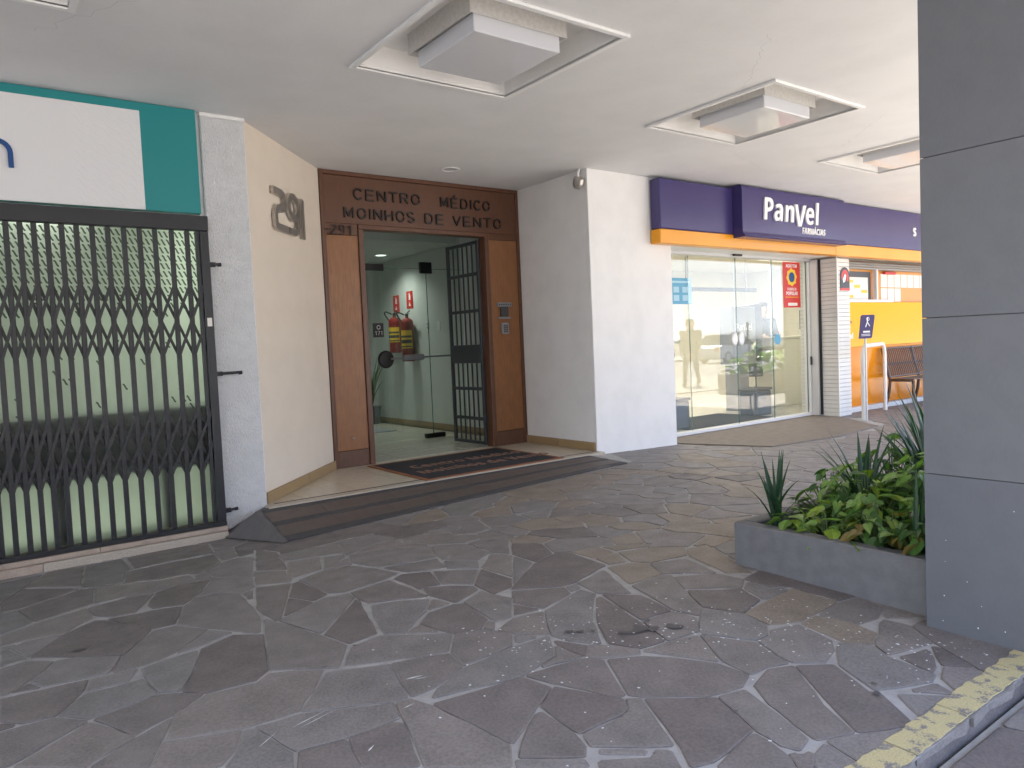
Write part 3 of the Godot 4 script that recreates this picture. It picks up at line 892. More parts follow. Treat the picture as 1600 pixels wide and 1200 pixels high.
func build_ground() -> void:
	structure("terrain", sheet(-200, 260, -120, 260, 60, func(_x, _z): return -0.32), M.asphalt)
	var pave := structure("pavement", sheet(-6, 40, -5.98, -0.95, 0.25, func(x, z): return ground(x, z) - 0.0025), M.mortar)
	# scattered centres where the photograph shows none
	var fixed := []
	for t in TRACED:
		var poly := PackedVector2Array()
		for k in range(0, t.size(), 2):
			poly.append(Vector2(t[k], t[k + 1]))
		if Geometry2D.is_polygon_clockwise(poly):
			poly.reverse()
		fixed.append(poly)
	var all := []
	for s in STONES:
		if not fixed.any(func(f): return Geometry2D.is_point_in_polygon(Vector2(s[0], s[1]), f)):
			all.append(s)
	var own := all.size()
	var taken := PackedVector2Array()
	for s in all:
		for k in range(0, s.size(), 2):
			taken.append(Vector2(s[k], s[k + 1]))
	for tries in 5200:
		var p := Vector2(rng.randf_range(-2.4, 15.0), rng.randf_range(-5.9, -0.9))
		var free := true
		for q in taken:
			if q.distance_squared_to(p) < 0.085:
				free = false
				break
		if free and not fixed.any(func(f): return Geometry2D.is_point_in_polygon(p, f)):
			taken.append(p)
			all.append([p.x, p.y])
	var area := PackedVector2Array([Vector2(-2.6, -5.95), Vector2(15.2, -5.95), Vector2(15.2, -1.035), Vector2(-2.6, -1.035)])
	lay_stones(pave, all, own, area, ground, 290, [Rect2(2.1, -5.9, 2.9, 0.85), Rect2(3.25, -2.2, 2.8, 0.9), Rect2(6.7, -5.95, 3.0, 1.3)], fixed)
	# lower pavement on the street side of the kerb
	var low := structure("lower_pavement", sheet(-6, 40, -0.95, 3.4, 1.0, func(_x, _z): return -0.062), M.pale_paving)
	var more := []
	var got := PackedVector2Array()
	for tries in 900:
		var p := Vector2(rng.randf_range(-1.0, 4.6), rng.randf_range(-0.9, 1.6))
		var free := true
		for q in got:
			if q.distance_squared_to(p) < 0.075:
				free = false
				break
		if free:
			got.append(p)
			more.append([p.x, p.y])
	lay_stones(low, more, 0, PackedVector2Array([Vector2(-1.2, -0.93), Vector2(4.8, -0.93), Vector2(4.8, 1.8), Vector2(-1.2, 1.8)]), func(_x, _z): return -0.056, 60, [])
	# kerb between the two, painted yellow along its edge
	var kerb := structure("kerb", span(Vector3(-6, -0.1, -1.02), Vector3(40, -0.012, -0.965)), M.stone_2)
	var x := -2.0
	while x < 2.96:
		var w := rng.randf_range(0.28, 0.5)
		var e := minf(x + w, 2.98)
		var st := mb()
		var pts := PackedVector2Array()
		for k in 7:
			pts.append(Vector2(lerpf(x + 0.004, e - 0.004, k / 6.0), -0.947 + rng.randf_range(-0.012, 0.010)))
		pts.append(Vector2(e - 0.004, -1.031))
		pts.append(Vector2(x + 0.004, -1.031))
		var mid := Vector2((x + e) / 2.0, -0.99)
		part(kerb, "kerbstone", stone_mesh(roughened(pts, 0.006, noise(5, 0.5)), mid, 0.002, Vector2.ZERO, func(_x, _z): return 0.014), M["stone_%d" % rng.randi_range(0, 4)], T(mid.x, 0, mid.y))
		# a worn coat of paint with a ragged outline, broken where it has come off
		if x > 0.2:
			var ring := PackedVector2Array()
			var wob := noise(31, 0.9, 3)
			for k in 15:
				var u := lerpf(x + 0.003, e - 0.003, k / 14.0)
				ring.append(Vector2(u, -0.953 + wob.get_noise_1d(u * 22.0) * 0.006))
			for k in 15:
				var u := lerpf(e - 0.003, x + 0.003, k / 14.0)
				ring.append(Vector2(u, -1.045 + wob.get_noise_1d(u * 9.0 + 60) * 0.012))
			prism(st, ring, 0.003, Transform3D(Basis(Vector3.RIGHT, Vector3.BACK, Vector3.UP), Vector3(0, 0.0215, 0)))
			part(kerb, "yellow_paint", st.commit(), M.yellow_paint)
		x = e
	# smooth concrete apron before the pharmacy doors
	var apron := mb()
	var ring := PackedVector2Array([Vector2(6.45, -5.95), Vector2(9.72, -5.95), Vector2(9.7, -5.5), Vector2(9.0, -4.62), Vector2(7.9, -4.5), Vector2(6.8, -4.62), Vector2(6.42, -5.52)])
	prism(apron, ring, 0.03, Transform3D(Basis(Vector3.RIGHT, Vector3.BACK, Vector3.UP), Vector3(0, 0.017, 0)))
	structure("concrete_apron", apron.commit(), M.ramp_apron)
	# marks on the stones: spilt white paint, damp patches
	var spots := mb()
	for i in 330:
		var t := rng.randf()
		var c := Vector2(1.55, -2.45).lerp(Vector2(2.75, -1.5), t) + Vector2(rng.randfn(0, 0.16), rng.randfn(0, 0.13))
		if i > 210:
			c = Vector2(rng.randf_range(1.0, 2.9), rng.randf_range(-2.7, -1.1))
		if i > 270:
			c = Vector2(2.75, -1.22) + Vector2(rng.randfn(0, 0.18), rng.randfn(0, 0.09))
		if c.x > 2.93 or c.y > -1.06:
			continue
		blob(spots, c, rng.randf_range(0.0015, 0.0052) * (1.5 if i % 23 == 0 else 1.0), 0.3)
	for s in [[1.17, -2.30, 1.24, -2.285, 0.010], [1.19, -2.28, 1.25, -2.26, 0.004], [0.74, -2.24, 0.87, -2.275, 0.004], [0.76, -2.22, 0.90, -2.26, 0.003], [1.06, -2.11, 1.11, -2.12, 0.004], [0.62, -2.19, 0.70, -2.25, 0.003], [0.86, -1.95, 0.89, -1.97, 0.006]]:
		var a := Vector2(s[0], s[1])
		var b := Vector2(s[2], s[3])
		var n = (b - a).orthogonal().normalized() * s[4] / 2.0
		var m := a.lerp(b, 0.35)
		var up := func(q: Vector2) -> Vector3: return Vector3(q.x, ground(q.x, q.y) + 0.0085, q.y)
		tri(spots, up.call(a), up.call(m + n), up.call(m - n), Vector3.UP)
		tri(spots, up.call(b), up.call(m + n), up.call(m - n), Vector3.UP)
	stuff(part(pave, "paint_spots", spots.commit(), M.spot_paint))
	var damp := mb()
	for d in [[2.10, -2.06, 0.05], [2.14, -2.02, 0.035], [2.03, -2.07, 0.03], [2.22, -1.98, 0.038], [2.19, -2.10, 0.016], [1.88, -2.23, 0.022], [1.91, -2.20, 0.02], [1.95, -2.17, 0.016], [2.17, -1.86, 0.01], [2.0, -1.96, 0.012], [1.19, -1.5, 0.011], [1.86, -1.42, 0.010], [2.30, -1.20, 0.018], [2.36, -1.24, 0.012], [1.0, -2.62, 0.014], [1.18, -2.74, 0.014], [0.30, -3.6, 0.03]]:
		blob(damp, Vector2(d[0], d[1]), d[2] * 0.7, 0.45)
	stuff(part(pave, "damp_patches", damp.commit(), M.stain))

# a small flat blot with an uneven outline on the upper pavement
func blob(st: SurfaceTool, c: Vector2, r: float, uneven: float) -> void:
	var n := 9 if r < 0.01 else 18
	var ph := rng.randf() * TAU
	var ring := []
	for k in n:
		var a := TAU * k / n
		var rr := r * (1.0 + uneven * (0.6 * sin(2 * a + ph) + 0.5 * sin(3 * a + 2.1 * ph) + rng.randf_range(-0.25, 0.25)))
		var q := c + Vector2(cos(a), sin(a)) * rr
		ring.append(Vector3(q.x, ground(q.x, q.y) + 0.0085, q.y))
	for k in n:
		tri(st, Vector3(c.x, ground(c.x, c.y) + 0.0085, c.y), ring[k], ring[(k + 1) % n], Vector3.UP)

# ------------------------------------------------------------------ covered walk: ceiling, walls
const LIGHTS := [-0.05, 2.585, 5.18, 7.73]

func build_ceiling() -> void:
	var xs := [-8.0]
	for c in LIGHTS:
		xs.append(c - 0.56)
		xs.append(c + 0.56)
	xs.append(22.0)
	var st := mb()
	for i in xs.size() - 1:
		var hole := i % 2 == 1
		for r in [[-6.72, -4.2, true], [-4.2, -3.05, not hole]]:
			if r[2]:
				quad(st, Vector3(xs[i], CEIL, r[0]), Vector3(xs[i + 1], CEIL, r[0]), Vector3(xs[i + 1], CEIL, r[1]), Vector3(xs[i], CEIL, r[1]), Vector3.DOWN)
	# how far the roof reaches over the pavement: deepest before the entrance, stepping back along the street
	var zones := [[-8.0, 2.4, 1.7], [2.4, 7.4, 0.9], [7.4, 11.6, -1.2], [11.6, 22.0, -3.3]]
	for q in zones:
		quad(st, Vector3(q[0], CEIL, -3.05), Vector3(q[1], CEIL, -3.05), Vector3(q[1], CEIL, q[2]), Vector3(q[0], CEIL, q[2]), Vector3.DOWN)
	var soffit := structure("ceiling", st.commit(), M.ceiling_paint)
	# hairline cracks in the plaster
	var cw := noise(91, 0.9, 3)
	for c in [[3.9, -2.6, 4.6, -3.3], [5.9, -4.4, 7.0, -4.75], [1.2, -3.2, 0.4, -4.6], [6.1, -3.0, 6.9, -3.9]]:
		var cm := mb()
		var last := Vector2.ZERO
		for k in 26:
			var q := Vector2(c[0], c[1]).lerp(Vector2(c[2], c[3]), k / 25.0) + Vector2(cw.get_noise_2d(k * 1.3, c[0] * 9.0), cw.get_noise_2d(k * 1.3 + 70.0, c[1] * 9.0)) * 0.05
			if k > 0:
				var n = (q - last).orthogonal().normalized() * 0.0006
				quad(cm, Vector3(last.x - n.x, CEIL - 0.0015, last.y - n.y), Vector3(q.x - n.x, CEIL - 0.0015, q.y - n.y), Vector3(q.x + n.x, CEIL - 0.0015, q.y + n.y), Vector3(last.x + n.x, CEIL - 0.0015, last.y + n.y), Vector3.DOWN)
			last = q
		part(soffit, "crack", cm.commit(), M.mid_grey)
	var b := thing("building_above", "pale upper storeys of the building above the covered walk", "building")
	for q in zones:
		part(b, "roof_edge", span(Vector3(q[0] + 0.002, 2.953, q[2] - 0.3), Vector3(q[1] - 0.002, 3.5, q[2] + 0.02), 0.01), M.outer_wall)
		part(b, "slab", span(Vector3(q[0] + 0.002, 3.26, -12), Vector3(q[1] - 0.002, 3.5, q[2] - 0.302), 0.01), M.outer_wall)
	part(b, "upper_wall", span(Vector3(-8, 3.502, -12), Vector3(22.0, 16.0, -3.7), 0.01), M.outer_wall)
	for i in LIGHTS.size():
		build_light(LIGHTS[i], i)
	# small round downlight over the door, unlit
	var d := thing("round_downlight", "small round recessed downlight in the ceiling before the wooden doorway", "downlight", Vector3(3.92, CEIL, -6.18))
	var ring := mb()
	lathe(ring, [Vector2(0.07, 0.0), Vector2(0.072, -0.008), Vector2(0.09, -0.008), Vector2(0.098, -0.001)], 28)
	part(d, "rim", ring.commit(), M.white_paint)
	var lens := mb()
	disc(lens, Vector3(0, -0.004, 0), 0.071, Vector3.DOWN, 28)
	part(d, "lens", lens.commit(), M.acrylic)

func build_light(cx: float, i: int) -> void:
	var labels := ["recessed square ceiling light at the top left corner, only its edge in view", "largest recessed square ceiling light, nearest to the camera in mid frame", "recessed square ceiling light between the nearest one and the grey pillar", "farthest recessed square ceiling light, partly behind the grey pillar"]
	var t := thing("ceiling_light", labels[i], "ceiling light", Vector3(cx, CEIL, -3.625), 0.0, "square ceiling lights in a row")
	var hx := 0.56
	var hz := 0.575
	var st := mb()
	for s in [-1.0, 1.0]:
		box(st, Vector3(s * (hx + 0.006), 0.07, 0), Vector3(0.012, 0.16, 2 * hz + 0.024), 0.001)
		box(st, Vector3(0, 0.07, s * (hz + 0.006)), Vector3(2 * hx, 0.16, 0.012), 0.001)
	box(st, Vector3(0, 0.152, 0), Vector3(2 * hx + 0.02, 0.012, 2 * hz + 0.02), 0.001)
	part(t, "recess", st.commit(), M.white_paint)
	var fr := mb()
	for s in [-1.0, 1.0]:
		box(fr, Vector3(s * (hx + 0.017), -0.010, 0), Vector3(0.034, 0.019, 2 * hz + 0.068), 0.002)
		box(fr, Vector3(0, -0.010, s * (hz + 0.017)), Vector3(2 * hx, 0.0185, 0.034), 0.002)
	part(t, "trim", fr.commit(), M.white_metal)
	var h := mb()
	for s in [-1.0, 1.0]:
		box(h, Vector3(s * 0.335 + 0.01, 0.084, 0), Vector3(0.006, 0.124, 0.676), 0.001)
		box(h, Vector3(0.01, 0.084, s * 0.335), Vector3(0.662, 0.124, 0.006), 0.001)
	box(h, Vector3(0.01, 0.05, 0), Vector3(0.66, 0.004, 0.66), 0.001)
	part(t, "housing", h.commit(), M.galvanised)
	var df := mb()
	box(df, Vector3(0.02, -0.004, 0), Vector3(0.605, 0.1, 0.605), 0.006)
	part(t, "diffuser", df.commit(), M.acrylic)

func wall_quad(a: Vector2, b: Vector2, thick: float, y0: float, y1: float) -> ArrayMesh:
	var st := mb()
	var d := (b - a).normalized()
	var n := Vector3(-d.y, 0, d.x)
	var mid := Vector3((a.x + b.x) / 2, (y0 + y1) / 2, (a.y + b.y) / 2) + n * (-thick / 2.0)
	box(st, mid, Vector3((b - a).length(), y1 - y0, thick), 0.004, Basis(Vector3(d.x, 0, d.y), Vector3.UP, n))
	return st.commit()

func build_walls() -> void:
	var col := thing("rendered_column", "white roughcast column between the folding gate and the cream wall", "column")
	part(col, "shaft", span(Vector3(1.435, -0.16, FACADE - 0.3), Vector3(1.745, CEIL - 0.03, FACADE), 0.008), M.roughcast)
	part(col, "cap", span(Vector3(1.43, CEIL - 0.03, FACADE - 0.3), Vector3(1.75, CEIL - 0.001, FACADE + 0.006), 0.006), M.white_paint)
	var b := Vector2(1.745, -5.57)
	var c := Vector2(2.775, -6.70)
	var w := thing("angled_wall", "cream wall set at an angle beside the wooden doorway", "wall")
	part(w, "face", wall_quad(b, c, 0.12, 0.0, CEIL - 0.001), M.cream_paint)
	var d := (c - b).normalized()
	var n := Vector2(-d.y, d.x)
	var cuts := [0.0, 0.55, 1.0]
	for i in 2:
		var p := b.lerp(c, cuts[i]) + n * 0.022 + d * 0.002
		var q := b.lerp(c, cuts[i + 1]) + n * 0.022 - d * 0.002
		part(w, "skirting", wall_quad(p, q, 0.02, LAND, LAND + 0.085), M.granite)
	var r := thing("reveal_wall", "side wall of the entrance recess right of the door, turned from the street", "wall")
	part(r, "face", span(Vector3(5.13, 0.0, -6.72), Vector3(5.30, CEIL - 0.001, FACADE - 0.021), 0.004), M.white_paint)
	for i in 2:
		part(r, "skirting", span(Vector3(5.108, LAND, [-6.70, -6.12][i]), Vector3(5.129, LAND + 0.085, [-6.124, -5.545][i]), 0.002), M.granite)
	var f := thing("front_wall", "plain white wall between the entrance recess and the pharmacy", "wall")
	part(f, "face", span(Vector3(5.127, -0.1, FACADE - 0.02), Vector3(6.35, CEIL - 0.001, FACADE), 0.004), M.white_paint)
	part(f, "core", span(Vector3(5.302, -0.1, FACADE - 0.5), Vector3(6.348, CEIL - 0.001, FACADE - 0.021), 0.004), M.white_paint)
	part(f, "face", span(Vector3(6.35, 2.24, -5.9), Vector3(9.72, CEIL - 0.001, FACADE - 0.003), 0.004), M.white_paint)
	# little security lamp on the corner
	var s := thing("wall_fixture", "small round grey metal fixture high at the corner of the recess", "fixture", Vector3(5.09, 2.80, -5.60))
	var sm := mb()
	lathe(sm, [Vector2(0.0, -0.06), Vector2(0.03, -0.055), Vector2(0.05, -0.03), Vector2(0.055, 0.0), Vector2(0.05, 0.05), Vector2(0.0, 0.055)], 18, Transform3D(Basis(Vector3(1, 0, 0.4).normalized(), 0.6), Vector3(-0.05, 0, 0.03)))
	part(s, "housing", sm.commit(), M.steel)
	var ar := mb()
	tube(ar, [Vector3(-0.04, 0.04, 0.02), Vector3(-0.03, 0.10, 0.01), Vector3(0.0, 0.15, 0.0)], 0.014, 8)
	part(s, "bracket", ar.commit(), M.white_metal)

# ------------------------------------------------------------------ left shop with the folding gate
func build_gated_shop() -> void:
	var sg := thing("shop_fascia", "teal and white shop fascia board with a blue letter, above the folding gate", "shop sign")
	part(sg, "backing_board", span(Vector3(-2.6, 2.225, -5.56), Vector3(1.40, 2.945, -5.50), 0.003), M.teal)
	part(sg, "back_wall", span(Vector3(-2.6, 2.222, -5.72), Vector3(1.436, 2.948, -5.562), 0.002), M.white_paint)
	part(sg, "face_panel", span(Vector3(-2.6, 2.226, -5.499), Vector3(1.04, 2.885, -5.488), 0.003), M.panel_white)
	var rel := mb()
	for i in 17:
		var pts := []
		for j in 40:
			var u := j / 39.0
			var q := Vector2(0.64 + 0.39 * u, 3.16 - i * 0.058 - 0.30 * u + 0.010 * sin(u * TAU * 5.0))
			if q.y < 2.87 and q.y > 2.24:
				pts.append(q)
		if pts.size() > 4:
			prism(rel, stroke(pts, 0.011), 0.0025, T(0, 0, -5.4865))
	stuff(part(sg, "wave_relief", rel.commit(), M.panel_relief))
	var n := mb()
	var np := [Vector2(0.165, 2.425), Vector2(0.165, 2.56)]
	np.append_array(arc(0.232, 2.515, 0.067, 0.068, 150, 0, 10))
	np.append(Vector2(0.299, 2.425))
	prism(n, stroke(np, 0.028), 0.012, T(0, 0, -5.472))
	part(sg, "letter", n.commit(), M.sign_blue)

	var pl := thing("stone_plinth", "two-course pink stone plinth under the folding gate", "plinth")
	var xs := [-2.6, -1.4, -0.35, 0.62, 1.435]
	for i in 4:
		part(pl, "slab", span(Vector3(xs[i] + 0.001, -0.035, -5.9), Vector3(xs[i + 1] - 0.001, -0.002, -5.455), 0.004), M.plinth_stone)
	xs = [-2.6, -1.7, -0.6, 0.30, 1.43]
	for i in 4:
		part(pl, "slab", span(Vector3(xs[i] + 0.001, -0.2, -5.9), Vector3(xs[i + 1] - 0.001, -0.037, -5.435), 0.004), M.granite_pale if i == 3 else M.plinth_stone)

	var g := thing("folding_gate", "black folding scissor gate drawn across the frosted shop window", "gate")
	part(g, "top_rail", span(Vector3(-2.6, 2.10, -5.52), Vector3(1.43, 2.205, -5.462), 0.004), M.gate_metal)
	part(g, "bottom_rail", span(Vector3(-2.6, 0.0, -5.515), Vector3(1.43, 0.032, -5.465), 0.003), M.gate_metal)
	part(g, "end_post", span(Vector3(1.372, 0.033, -5.513), Vector3(1.428, 2.099, -5.463), 0.004), M.gate_metal)
	part(g, "end_post", span(Vector3(1.342, 0.033, -5.505), Vector3(1.366, 2.099, -5.475), 0.003), M.gate_metal)
	var bx := [1.29, 1.19, 1.085, 0.99, 0.895, 0.80, 0.71, 0.622, 0.54, 0.462, 0.39, 0.318, 0.245]
	for i in 24:
		bx.append(0.245 - 0.074 * (i + 1))
	var upright := boxm(Vector3(0.031, 2.066, 0.022), 0.003)
	for x in bx:
		part(g, "upright", upright, M.gate_metal, T(x, 1.066, -5.492))
	var full := [1.385]
	full.append_array(bx)
	for band in [[1.235, 1.735], [0.405, 0.855]]:
		for i in full.size() - 2:
			var a: float = full[i]
			var b: float = full[i + 2]
			for k in 2:
				var st := mb()
				var p := Vector3(a, band[1] if k == 0 else band[0], -5.474 - 0.036 * k)
				var q := Vector3(b, band[0] if k == 0 else band[1], -5.474 - 0.036 * k)
				bar(st, p, q, 0.019, 0.004)
				part(g, "scissor_strip", st.commit(), M.gate_metal)
		# the short strips next to the end post
		for k in 2:
			var st := mb()
			var mid: float = (band[0] + band[1]) / 2.0
			bar(st, Vector3(1.385, mid, -5.474 - 0.036 * k), Vector3(1.29, band[k], -5.474 - 0.036 * k), 0.019, 0.004)
			part(g, "scissor_strip", st.commit(), M.gate_metal)
	for l in [[1.87, 0.05, 0.02], [1.09, 0.15, 0.02], [0.10, 0.06, 0.018]]:
		var st := mb()
		box(st, Vector3(1.43 + 0.02, l[0], -5.50), Vector3(0.045, 0.032, 0.03), 0.004)
		tube(st, [Vector3(1.45, l[0], -5.49), Vector3(1.45 + l[1], l[0] + 0.004, -5.505)], l[2] / 2.0, 8)
		tube(st, [Vector3(1.45 + l[1] - 0.012, l[0], -5.505), Vector3(1.45 + l[1] + 0.012, l[0] + 0.002, -5.505)], l[2] / 1.5, 8)
		part(g, "bolt", st.commit(), M.black_metal)
	part(g, "sticker", span(Vector3(1.383, 1.43, -5.4625), Vector3(1.415, 1.49, -5.4615), 0.0002), M.paper)

	var w := thing("frosted_window", "green-lit frosted shop window with cut-out wave marks behind the gate", "window")
	part(w, "pane", span(Vector3(-2.6, 0.0, -5.70), Vector3(1.435, 2.22, -5.698), 0.0005), M.frosted_glass)
	var fm := mb()
	for r in 24:
		for i in 66:
			var y := 2.17 - r * 0.056
			var x := 1.40 - i * 0.034 - (r % 2) * 0.015
			var keep := 1.0 if r < 8 else clampf(1.0 - (r - 7) * 0.2, 0.06, 1.0)
			if rng.randf() > keep:
				continue
			var pts := []
			for j in 6:
				var u := j / 5.0
				pts.append(Vector2(x + 0.030 * u, y - 0.034 * u + 0.007 * sin(u * TAU)))
			prism(fm, stroke(pts, 0.0105), 0.001, T(0, 0, -5.6955))
	stuff(part(w, "wave_marks", fm.commit(), M.film_mark))
	# the lit room behind it
	var room := mb()
	quad(room, Vector3(-2.7, 0, -5.7), Vector3(1.44, 0, -5.7), Vector3(1.44, 0, -8.5), Vector3(-2.7, 0, -8.5), Vector3.UP)
	quad(room, Vector3(-2.7, 2.6, -5.7), Vector3(1.44, 2.6, -5.7), Vector3(1.44, 2.6, -8.5), Vector3(-2.7, 2.6, -8.5), Vector3.DOWN)
	quad(room, Vector3(-2.7, 0, -8.5), Vector3(1.44, 0, -8.5), Vector3(1.44, 2.6, -8.5), Vector3(-2.7, 2.6, -8.5), Vector3.BACK)
	quad(room, Vector3(-2.7, 0, -5.7), Vector3(-2.7, 0, -8.5), Vector3(-2.7, 2.6, -8.5), Vector3(-2.7, 2.6, -5.7), Vector3.RIGHT)
	quad(room, Vector3(1.44, 0, -5.7), Vector3(1.44, 0, -8.5), Vector3(1.44, 2.6, -8.5), Vector3(1.44, 2.6, -5.7), Vector3.LEFT)
	structure("shop_room", room.commit(), M.room_wall)
	var desk := thing("reception_desk", "long dark counter standing close behind the frosted window", "desk")
	part(desk, "body", span(Vector3(-2.5, 0.42, -5.98), Vector3(1.42, 0.86, -5.735), 0.01), M.dark_grey)
	part(desk, "leg", span(Vector3(0.42, 0.0, -5.86), Vector3(0.49, 0.418, -5.74), 0.004), M.dark_grey)
	part(desk, "leg", span(Vector3(1.08, 0.0, -5.86), Vector3(1.15, 0.418, -5.74), 0.004), M.dark_grey)
	var cb := thing("filing_cabinet", "tall grey cabinet inside the gated shop, blurred by the frosted pane", "cabinet")
	part(cb, "case", span(Vector3(-0.75, 0.0, -7.4), Vector3(0.05, 2.0, -6.6), 0.01), M.mid_grey)
	part(cb, "case", span(Vector3(0.85, 0.0, -8.2), Vector3(1.3, 1.7, -7.6), 0.01), M.lobby_wall)
	lamp_panel("tube_light", "ceiling light panel inside the gated shop", Vector3(0.5, 2.58, -6.35), Vector2(0.5, 0.2), M.lamp_green_white, Color(0.97, 1.0, 0.95), 0.36)

func lamp_panel(called: String, label: String, at: Vector3, size: Vector2, material: Material, colour: Color, energy: float) -> void:
	var t := thing(called, label, "light", at)
	part(t, "glowing_panel_light", boxm(Vector3(size.x, 0.02, size.y), 0.003), material)
	var l := AreaLight3D.new()
	l.name = "light"
	l.area_size = size
	l.light_color = colour
	l.light_energy = energy
	l.area_range = 12.0
	l.shadow_enabled = true
	l.position = Vector3(0, -0.018, 0)
	l.rotation_degrees = Vector3(-90, 0, 0)
	t.add_child(l)

# ------------------------------------------------------------------ entrance
func build_entrance() -> void:
	# landing: tiles, black line, granite edge
	var lm := mb()
	var ring := PackedVector2Array([Vector2(1.70, -5.425), Vector2(5.128, -5.425), Vector2(5.128, -6.76), Vector2(2.74, -6.76)])
	prism(lm, ring, 0.2, Transform3D(Basis(Vector3.RIGHT, Vector3.BACK, Vector3.UP), Vector3(0, LAND - 0.006, 0)))
	var landing := structure("landing", lm.commit(), M.grout)
	var flat := Transform3D(Basis(Vector3.RIGHT, Vector3.BACK, Vector3.UP), Vector3.ZERO)
	var inside := PackedVector2Array([Vector2(1.72, -5.545), Vector2(5.106, -5.545), Vector2(5.106, -6.745), Vector2(2.795, -6.745)])
	for i in 9:
		for k in 4:
			var x := 1.58 + i * 0.452
			var z := -5.545 - k * 0.40
			var cell := PackedVector2Array([Vector2(x + 0.003, z - 0.003), Vector2(x + 0.449, z - 0.003), Vector2(x + 0.449, z - 0.397), Vector2(x + 0.003, z - 0.397)])
			for p in Geometry2D.intersect_polygons(cell, inside):
				var st := mb()
				prism(st, p, 0.012, flat.translated(Vector3(0, LAND, 0)))
				part(landing, "tile", st.commit(), M.floor_tile)
	for i in 4:
		var x0: float = [1.72, 2.62, 3.46, 4.3][i]
		var x1: float = [2.619, 3.459, 4.299, 5.128][i]
		part(landing, "granite_edge", span(Vector3(x0, LAND - 0.06, -5.52), Vector3(x1, LAND + 0.001, -5.415), 0.004), M.granite_pale)
	part(landing, "black_strip", span(Vector3(1.80, LAND - 0.01, -5.544), Vector3(5.12, LAND + 0.0015, -5.522), 0.001), M.black_line)

	# ramp with two rows of brown tiles between dark grip strips
	var rm := mb()
	var lo := func(x: float) -> float: return ground(x, -4.9) + 0.010
	var z0 := -4.88
	var z1 := -5.414
	var n := 12
	var pt := func(x: float, t: float, up: float) -> Vector3: return Vector3(x, lerpf(lo.call(x), LAND - 0.012, t) + up, lerpf(z0, z1, t))
	for i in n:
		var a := lerpf(1.62, 4.92, float(i) / n)
		var b := lerpf(1.62, 4.92, float(i + 1) / n)
		quad(rm, pt.call(a, 0, 0), pt.call(b, 0, 0), pt.call(b, 1, 0), pt.call(a, 1, 0), Vector3.UP)
	# flared ends
	tri(rm, pt.call(1.62, 0, 0), pt.call(1.62, 1, 0), Vector3(1.40, ground(1.4, -5.3) + 0.008, -5.42), Vector3.UP)
	tri(rm, pt.call(1.62, 1, 0), Vector3(1.40, ground(1.4, -5.3) + 0.008, -5.42), Vector3(1.72, LAND - 0.012, -5.53), Vector3.UP)
	tri(rm, Vector3(1.72, LAND - 0.012, -5.53), Vector3(1.40, ground(1.4, -5.3) + 0.008, -5.42), Vector3(1.40, ground(1.4, -5.3) + 0.008, -5.54), Vector3.UP)
	tri(rm, pt.call(1.62, 1, 0), Vector3(1.72, LAND - 0.012, -5.53), Vector3(1.9, LAND - 0.012, -5.42), Vector3.UP)
	var ramp := structure("ramp", rm.commit(), M.ramp_concrete)
	var fl := mb()
	tri(fl, pt.call(4.92, 0, 0.001), pt.call(4.92, 1, 0.001), Vector3(5.36, 0.031, -5.50), Vector3.UP)
	tri(fl, pt.call(4.92, 0, 0.001), Vector3(5.36, 0.031, -5.50), Vector3(5.22, 0.033, -5.02), Vector3.UP)
	part(ramp, "flare", fl.commit(), M.ramp_flare)
	var strips := [[0.0, 0.14, "grip_strip", 0.004], [0.14, 0.46, "tile", 0.003], [0.46, 0.58, "grip_strip", 0.0045], [0.58, 0.90, "tile", 0.003], [0.90, 1.0, "grip_strip", 0.0045]]
	for s in strips:
		var w := 0.42 if s[2] == "tile" else 0.84
		var x := 1.66
		while x < 4.9:
			var e := minf(x + w, 4.90)
			var st := mb()
			var u: float = s[3]
			var q := [pt.call(x + 0.002, s[0] + 0.005, u), pt.call(e - 0.002, s[0] + 0.005, u), pt.call(e - 0.002, s[1] - 0.005, u), pt.call(x + 0.002, s[1] - 0.005, u)]
			quad(st, q[0], q[1], q[2], q[3], Vector3.UP)
			for k in 4:
				var c: Vector3 = q[k]
				var d: Vector3 = q[(k + 1) % 4]
				quad(st, c, d, d + Vector3.DOWN * 0.01, c + Vector3.DOWN * 0.01, (c + d) / 2.0 - (q[0] + q[2]) / 2.0)
			part(ramp, s[2], st.commit(), M.ramp_tile if s[2] == "tile" else M.ramp_strip)
			x = e

	# wooden doorway
	var z := -6.70
	var p := thing("wooden_doorway", "varnished wood door surround with lettered header", "doorway")
	part(p, "side_panel", span(Vector3(2.822, 0.25, z - 0.04), Vector3(3.148, 2.335, z), 0.003), M.wood)
	part(p, "kick_board", span(Vector3(2.822, LAND, z - 0.04), Vector3(3.148, 0.247, z + 0.004), 0.003), M.wood_kick)
	part(p, "side_panel", span(Vector3(4.702, 0.25, z - 0.04), Vector3(5.088, 2.375, z), 0.003), M.wood)
	part(p, "kick_board", span(Vector3(4.702, LAND, z - 0.04), Vector3(5.088, 0.247, z + 0.004), 0.003), M.wood_kick)
	part(p, "edge_strip", span(Vector3(2.778, LAND, z - 0.04), Vector3(2.82, CEIL - 0.003, z + 0.012), 0.003), M.wood_dark)
	part(p, "edge_strip", span(Vector3(5.09, LAND, z - 0.04), Vector3(5.128, CEIL - 0.003, z + 0.012), 0.003), M.wood_dark)
	part(p, "header", span(Vector3(2.821, 2.447, z - 0.04), Vector3(5.089, CEIL - 0.045, z + 0.002), 0.003), M.wood_dark)
	part(p, "header_filler", span(Vector3(2.821, 2.337, z - 0.04), Vector3(3.149, 2.446, z + 0.002), 0.002), M.wood_dark)
	part(p, "header_filler", span(Vector3(4.701, 2.377, z - 0.04), Vector3(5.089, 2.446, z + 0.002), 0.002), M.wood_dark)
